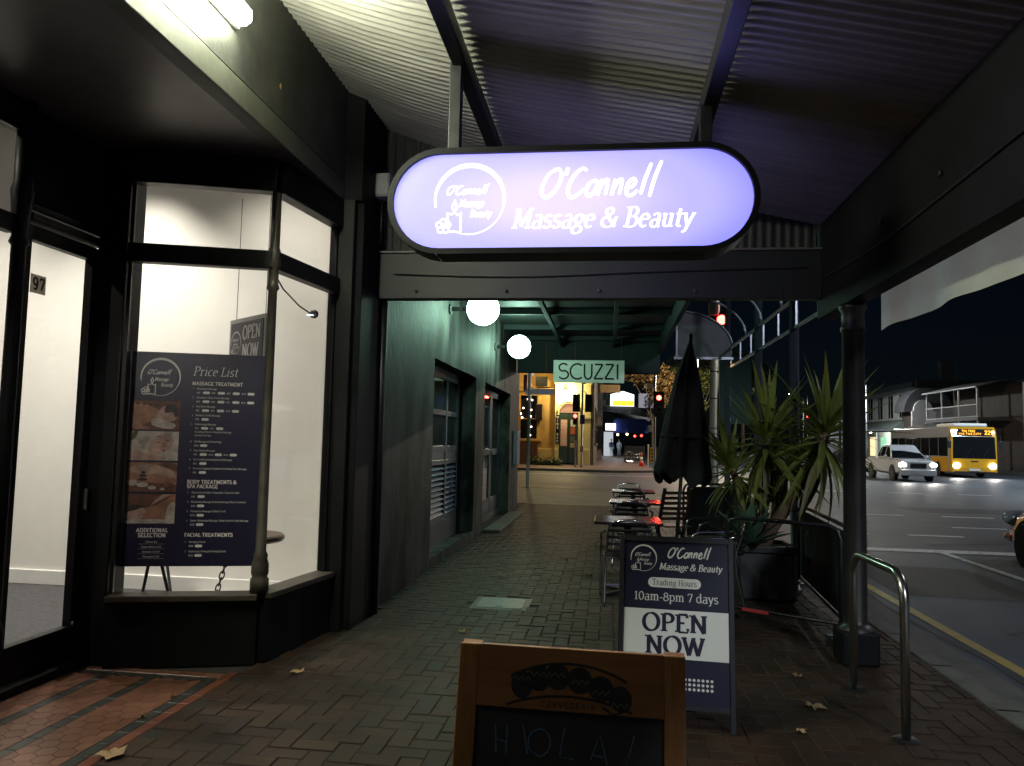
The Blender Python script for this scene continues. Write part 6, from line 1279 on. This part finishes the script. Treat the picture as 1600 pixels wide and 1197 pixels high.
MB().box((30, 48, 0), (40, 60.3, 6.6)).build('wall', DKB, **B3); MB().prism([(29.6, 6.6), (40.4, 6.6), (35, 9.4)], 47.6, 60.6).build('roof', mat('dark_slate', (.03, .03, .035), .6), **B3); MB().box((31.0, 58.4, 6.8), (32.2, 59.8, 8.6)).build('chimney', mat('chimney_blue_grey', (.2, .2, .22), .8), **B3)
wl_, t, b = _base('lace_window'); n = t.nodes.new('ShaderNodeTexVoronoi'); n.inputs['Scale'].default_value = 6; tcx = t.nodes.new('ShaderNodeTexCoord'); t.links.new(tcx.outputs['Object'], n.inputs['Vector']); rpx = t.nodes.new('ShaderNodeValToRGB'); rpx.color_ramp.elements[0].color = (.5, .38, .32, 1); rpx.color_ramp.elements[1].color = (.06, .05, .06, 1); t.links.new(n.outputs[0], rpx.inputs[0]); t.links.new(rpx.outputs[0], b.inputs['Emission Color']); b.inputs['Emission Strength'].default_value = .6
w = MB().box((29.96, 59.0-2.2, 4.9), (30, 60.0, 6.2)).build('lace_window', wl_, **B3); MB().box((29.9, 60.05, 0), (30.0, 60.2, 6.6)).build('corner_post', mat('mauve_post', (.3, .2, .22), .6), **B3)
for k in range(4): MB().box((29.95, 52+1.9*k, .9), (30, 53.3+1.9*k, 2.6)).build('ground_window', emit('dim_red_window', (1, .4, .2), .05), **B3)
for y in (53, 55.5, 58): MB().sphere((29.85, y, 1.9), .06, 8, 6).build('courtyard_light', emit('cool_dot', (.8, .9, 1), 5), **B3)
# ------------------------------------------------------------------ street lamps
def street_lamp(x, y, h, e, label, arm=-2.0, col=(1, .9, .76), spot=150, blend=.4, soft=.14):
    t = thing('street_lamp', label, 'street lamp', (x, y, -.1), group='street lamps'); d = 1 if arm > 0 else -1
    MB().lathe([(.14, 0), (.14, .8), (.09, .85), (.06, h)], seg=12).build('pole', mat('lamp_pole', (.08, .09, .1), .4, metal=.4), t, smooth=True)
    MB().tube(smooth_path([(0, 0, h-.3), (arm*.3, 0, h+.1), (arm, 0, h+.2)]), .04, 8).build('arm', K['blackm'], t, smooth=True)
    hd_ = MB().box((arm-.15 if d > 0 else arm-.55, -.15, h+.16), (arm+.55 if d > 0 else arm+.15, .15, h+.3)).build('lamp_head', K['blackm'], t, bevel=.04)
    MB().box((arm+d*.2-.2, -.11, h+.13), (arm+d*.2+.2, .11, h+.158)).build('lens', emit('street_lamp_glow', col, 25), hd_)
    if e: add_light('SPOT', (x+arm+d*.2, y, h-.1+.08), e, col, soft, (0, 0, 0), spot, t, 'street_light', blend)
street_lamp(9.15, 30, 9.4, 1300, 'street lamp standing behind the verandah post, its head above the roof edge', -2.2)
street_lamp(27, 40, 9.0, 8000, 'street lamp on the far side of the road near the bus', -2.6, (.74, .88, 1))
street_lamp(18, 12, 9.5, 2000, 'street lamp to the right of the stopped red car, outside the view', -2.2, (.84, .9, 1))
street_lamp(9, -9, 7.4, 4200, 'added street lamp behind the camera, unseen, brightening the road and boards', -2.0, (.8, .9, 1), 174, .08, .7)  # added out of view to light the road foreground, boards and valance
street_lamp(5.8, 52.5, 8.4, 6500, 'street lamp at the far kerb in front of the street trees', 1.0, (1, .86, .66), 176, .08)
street_lamp(24.0, 76, 7.6, 3200, 'added street lamp brightening the pale terrace, hidden behind the verandah post', -.8, (.9, .95, .9), 178, .05)  # lamp added out of sight to brighten the pale terrace
for k, (x, y) in enumerate(((26, 108), (25.5, 135), (25, 165))): street_lamp(x, y, 8.5, 1200, ('second', 'third', 'fourth')[k]+' street lamp along the far kerb beyond the pale terrace', -1.5, (.92, .95, 1))
for x, y, h, lb in ((12.1, 110, 6.2, 'small distant street lamp just left of the slate canopy post'), (15.8, 118, 8.6, 'small distant street lamp glimpsed between the yucca heads'), (9.8, 105, 2.9, 'tiny distant lamp low over the road beyond the pale mast'), (7.9, 96, 4.4, 'tiny distant lamp just right of the folded umbrella')): street_lamp(x, y, h, 0, lb, -.4)
bls = thing('keep_left_sign', 'blue direction sign with a white arrow beyond the pale mast', 'road sign', (10.5, 70, -.1)); MB().lathe([(.05, 0), (.05, 5.3)], seg=8).build('post', SHK, bls); bp2 = MB().box((-.75, -.05, 4.6), (.75, -.02, 5.5)).build('sign_plate', mat('sign_blue', (.02, .06, .4), .5), bls); MB().prism([(-.6, 5.05), (-.2, 5.35), (-.2, 4.75)], -.06, -.051).build('arrow', K['print'], bp2)
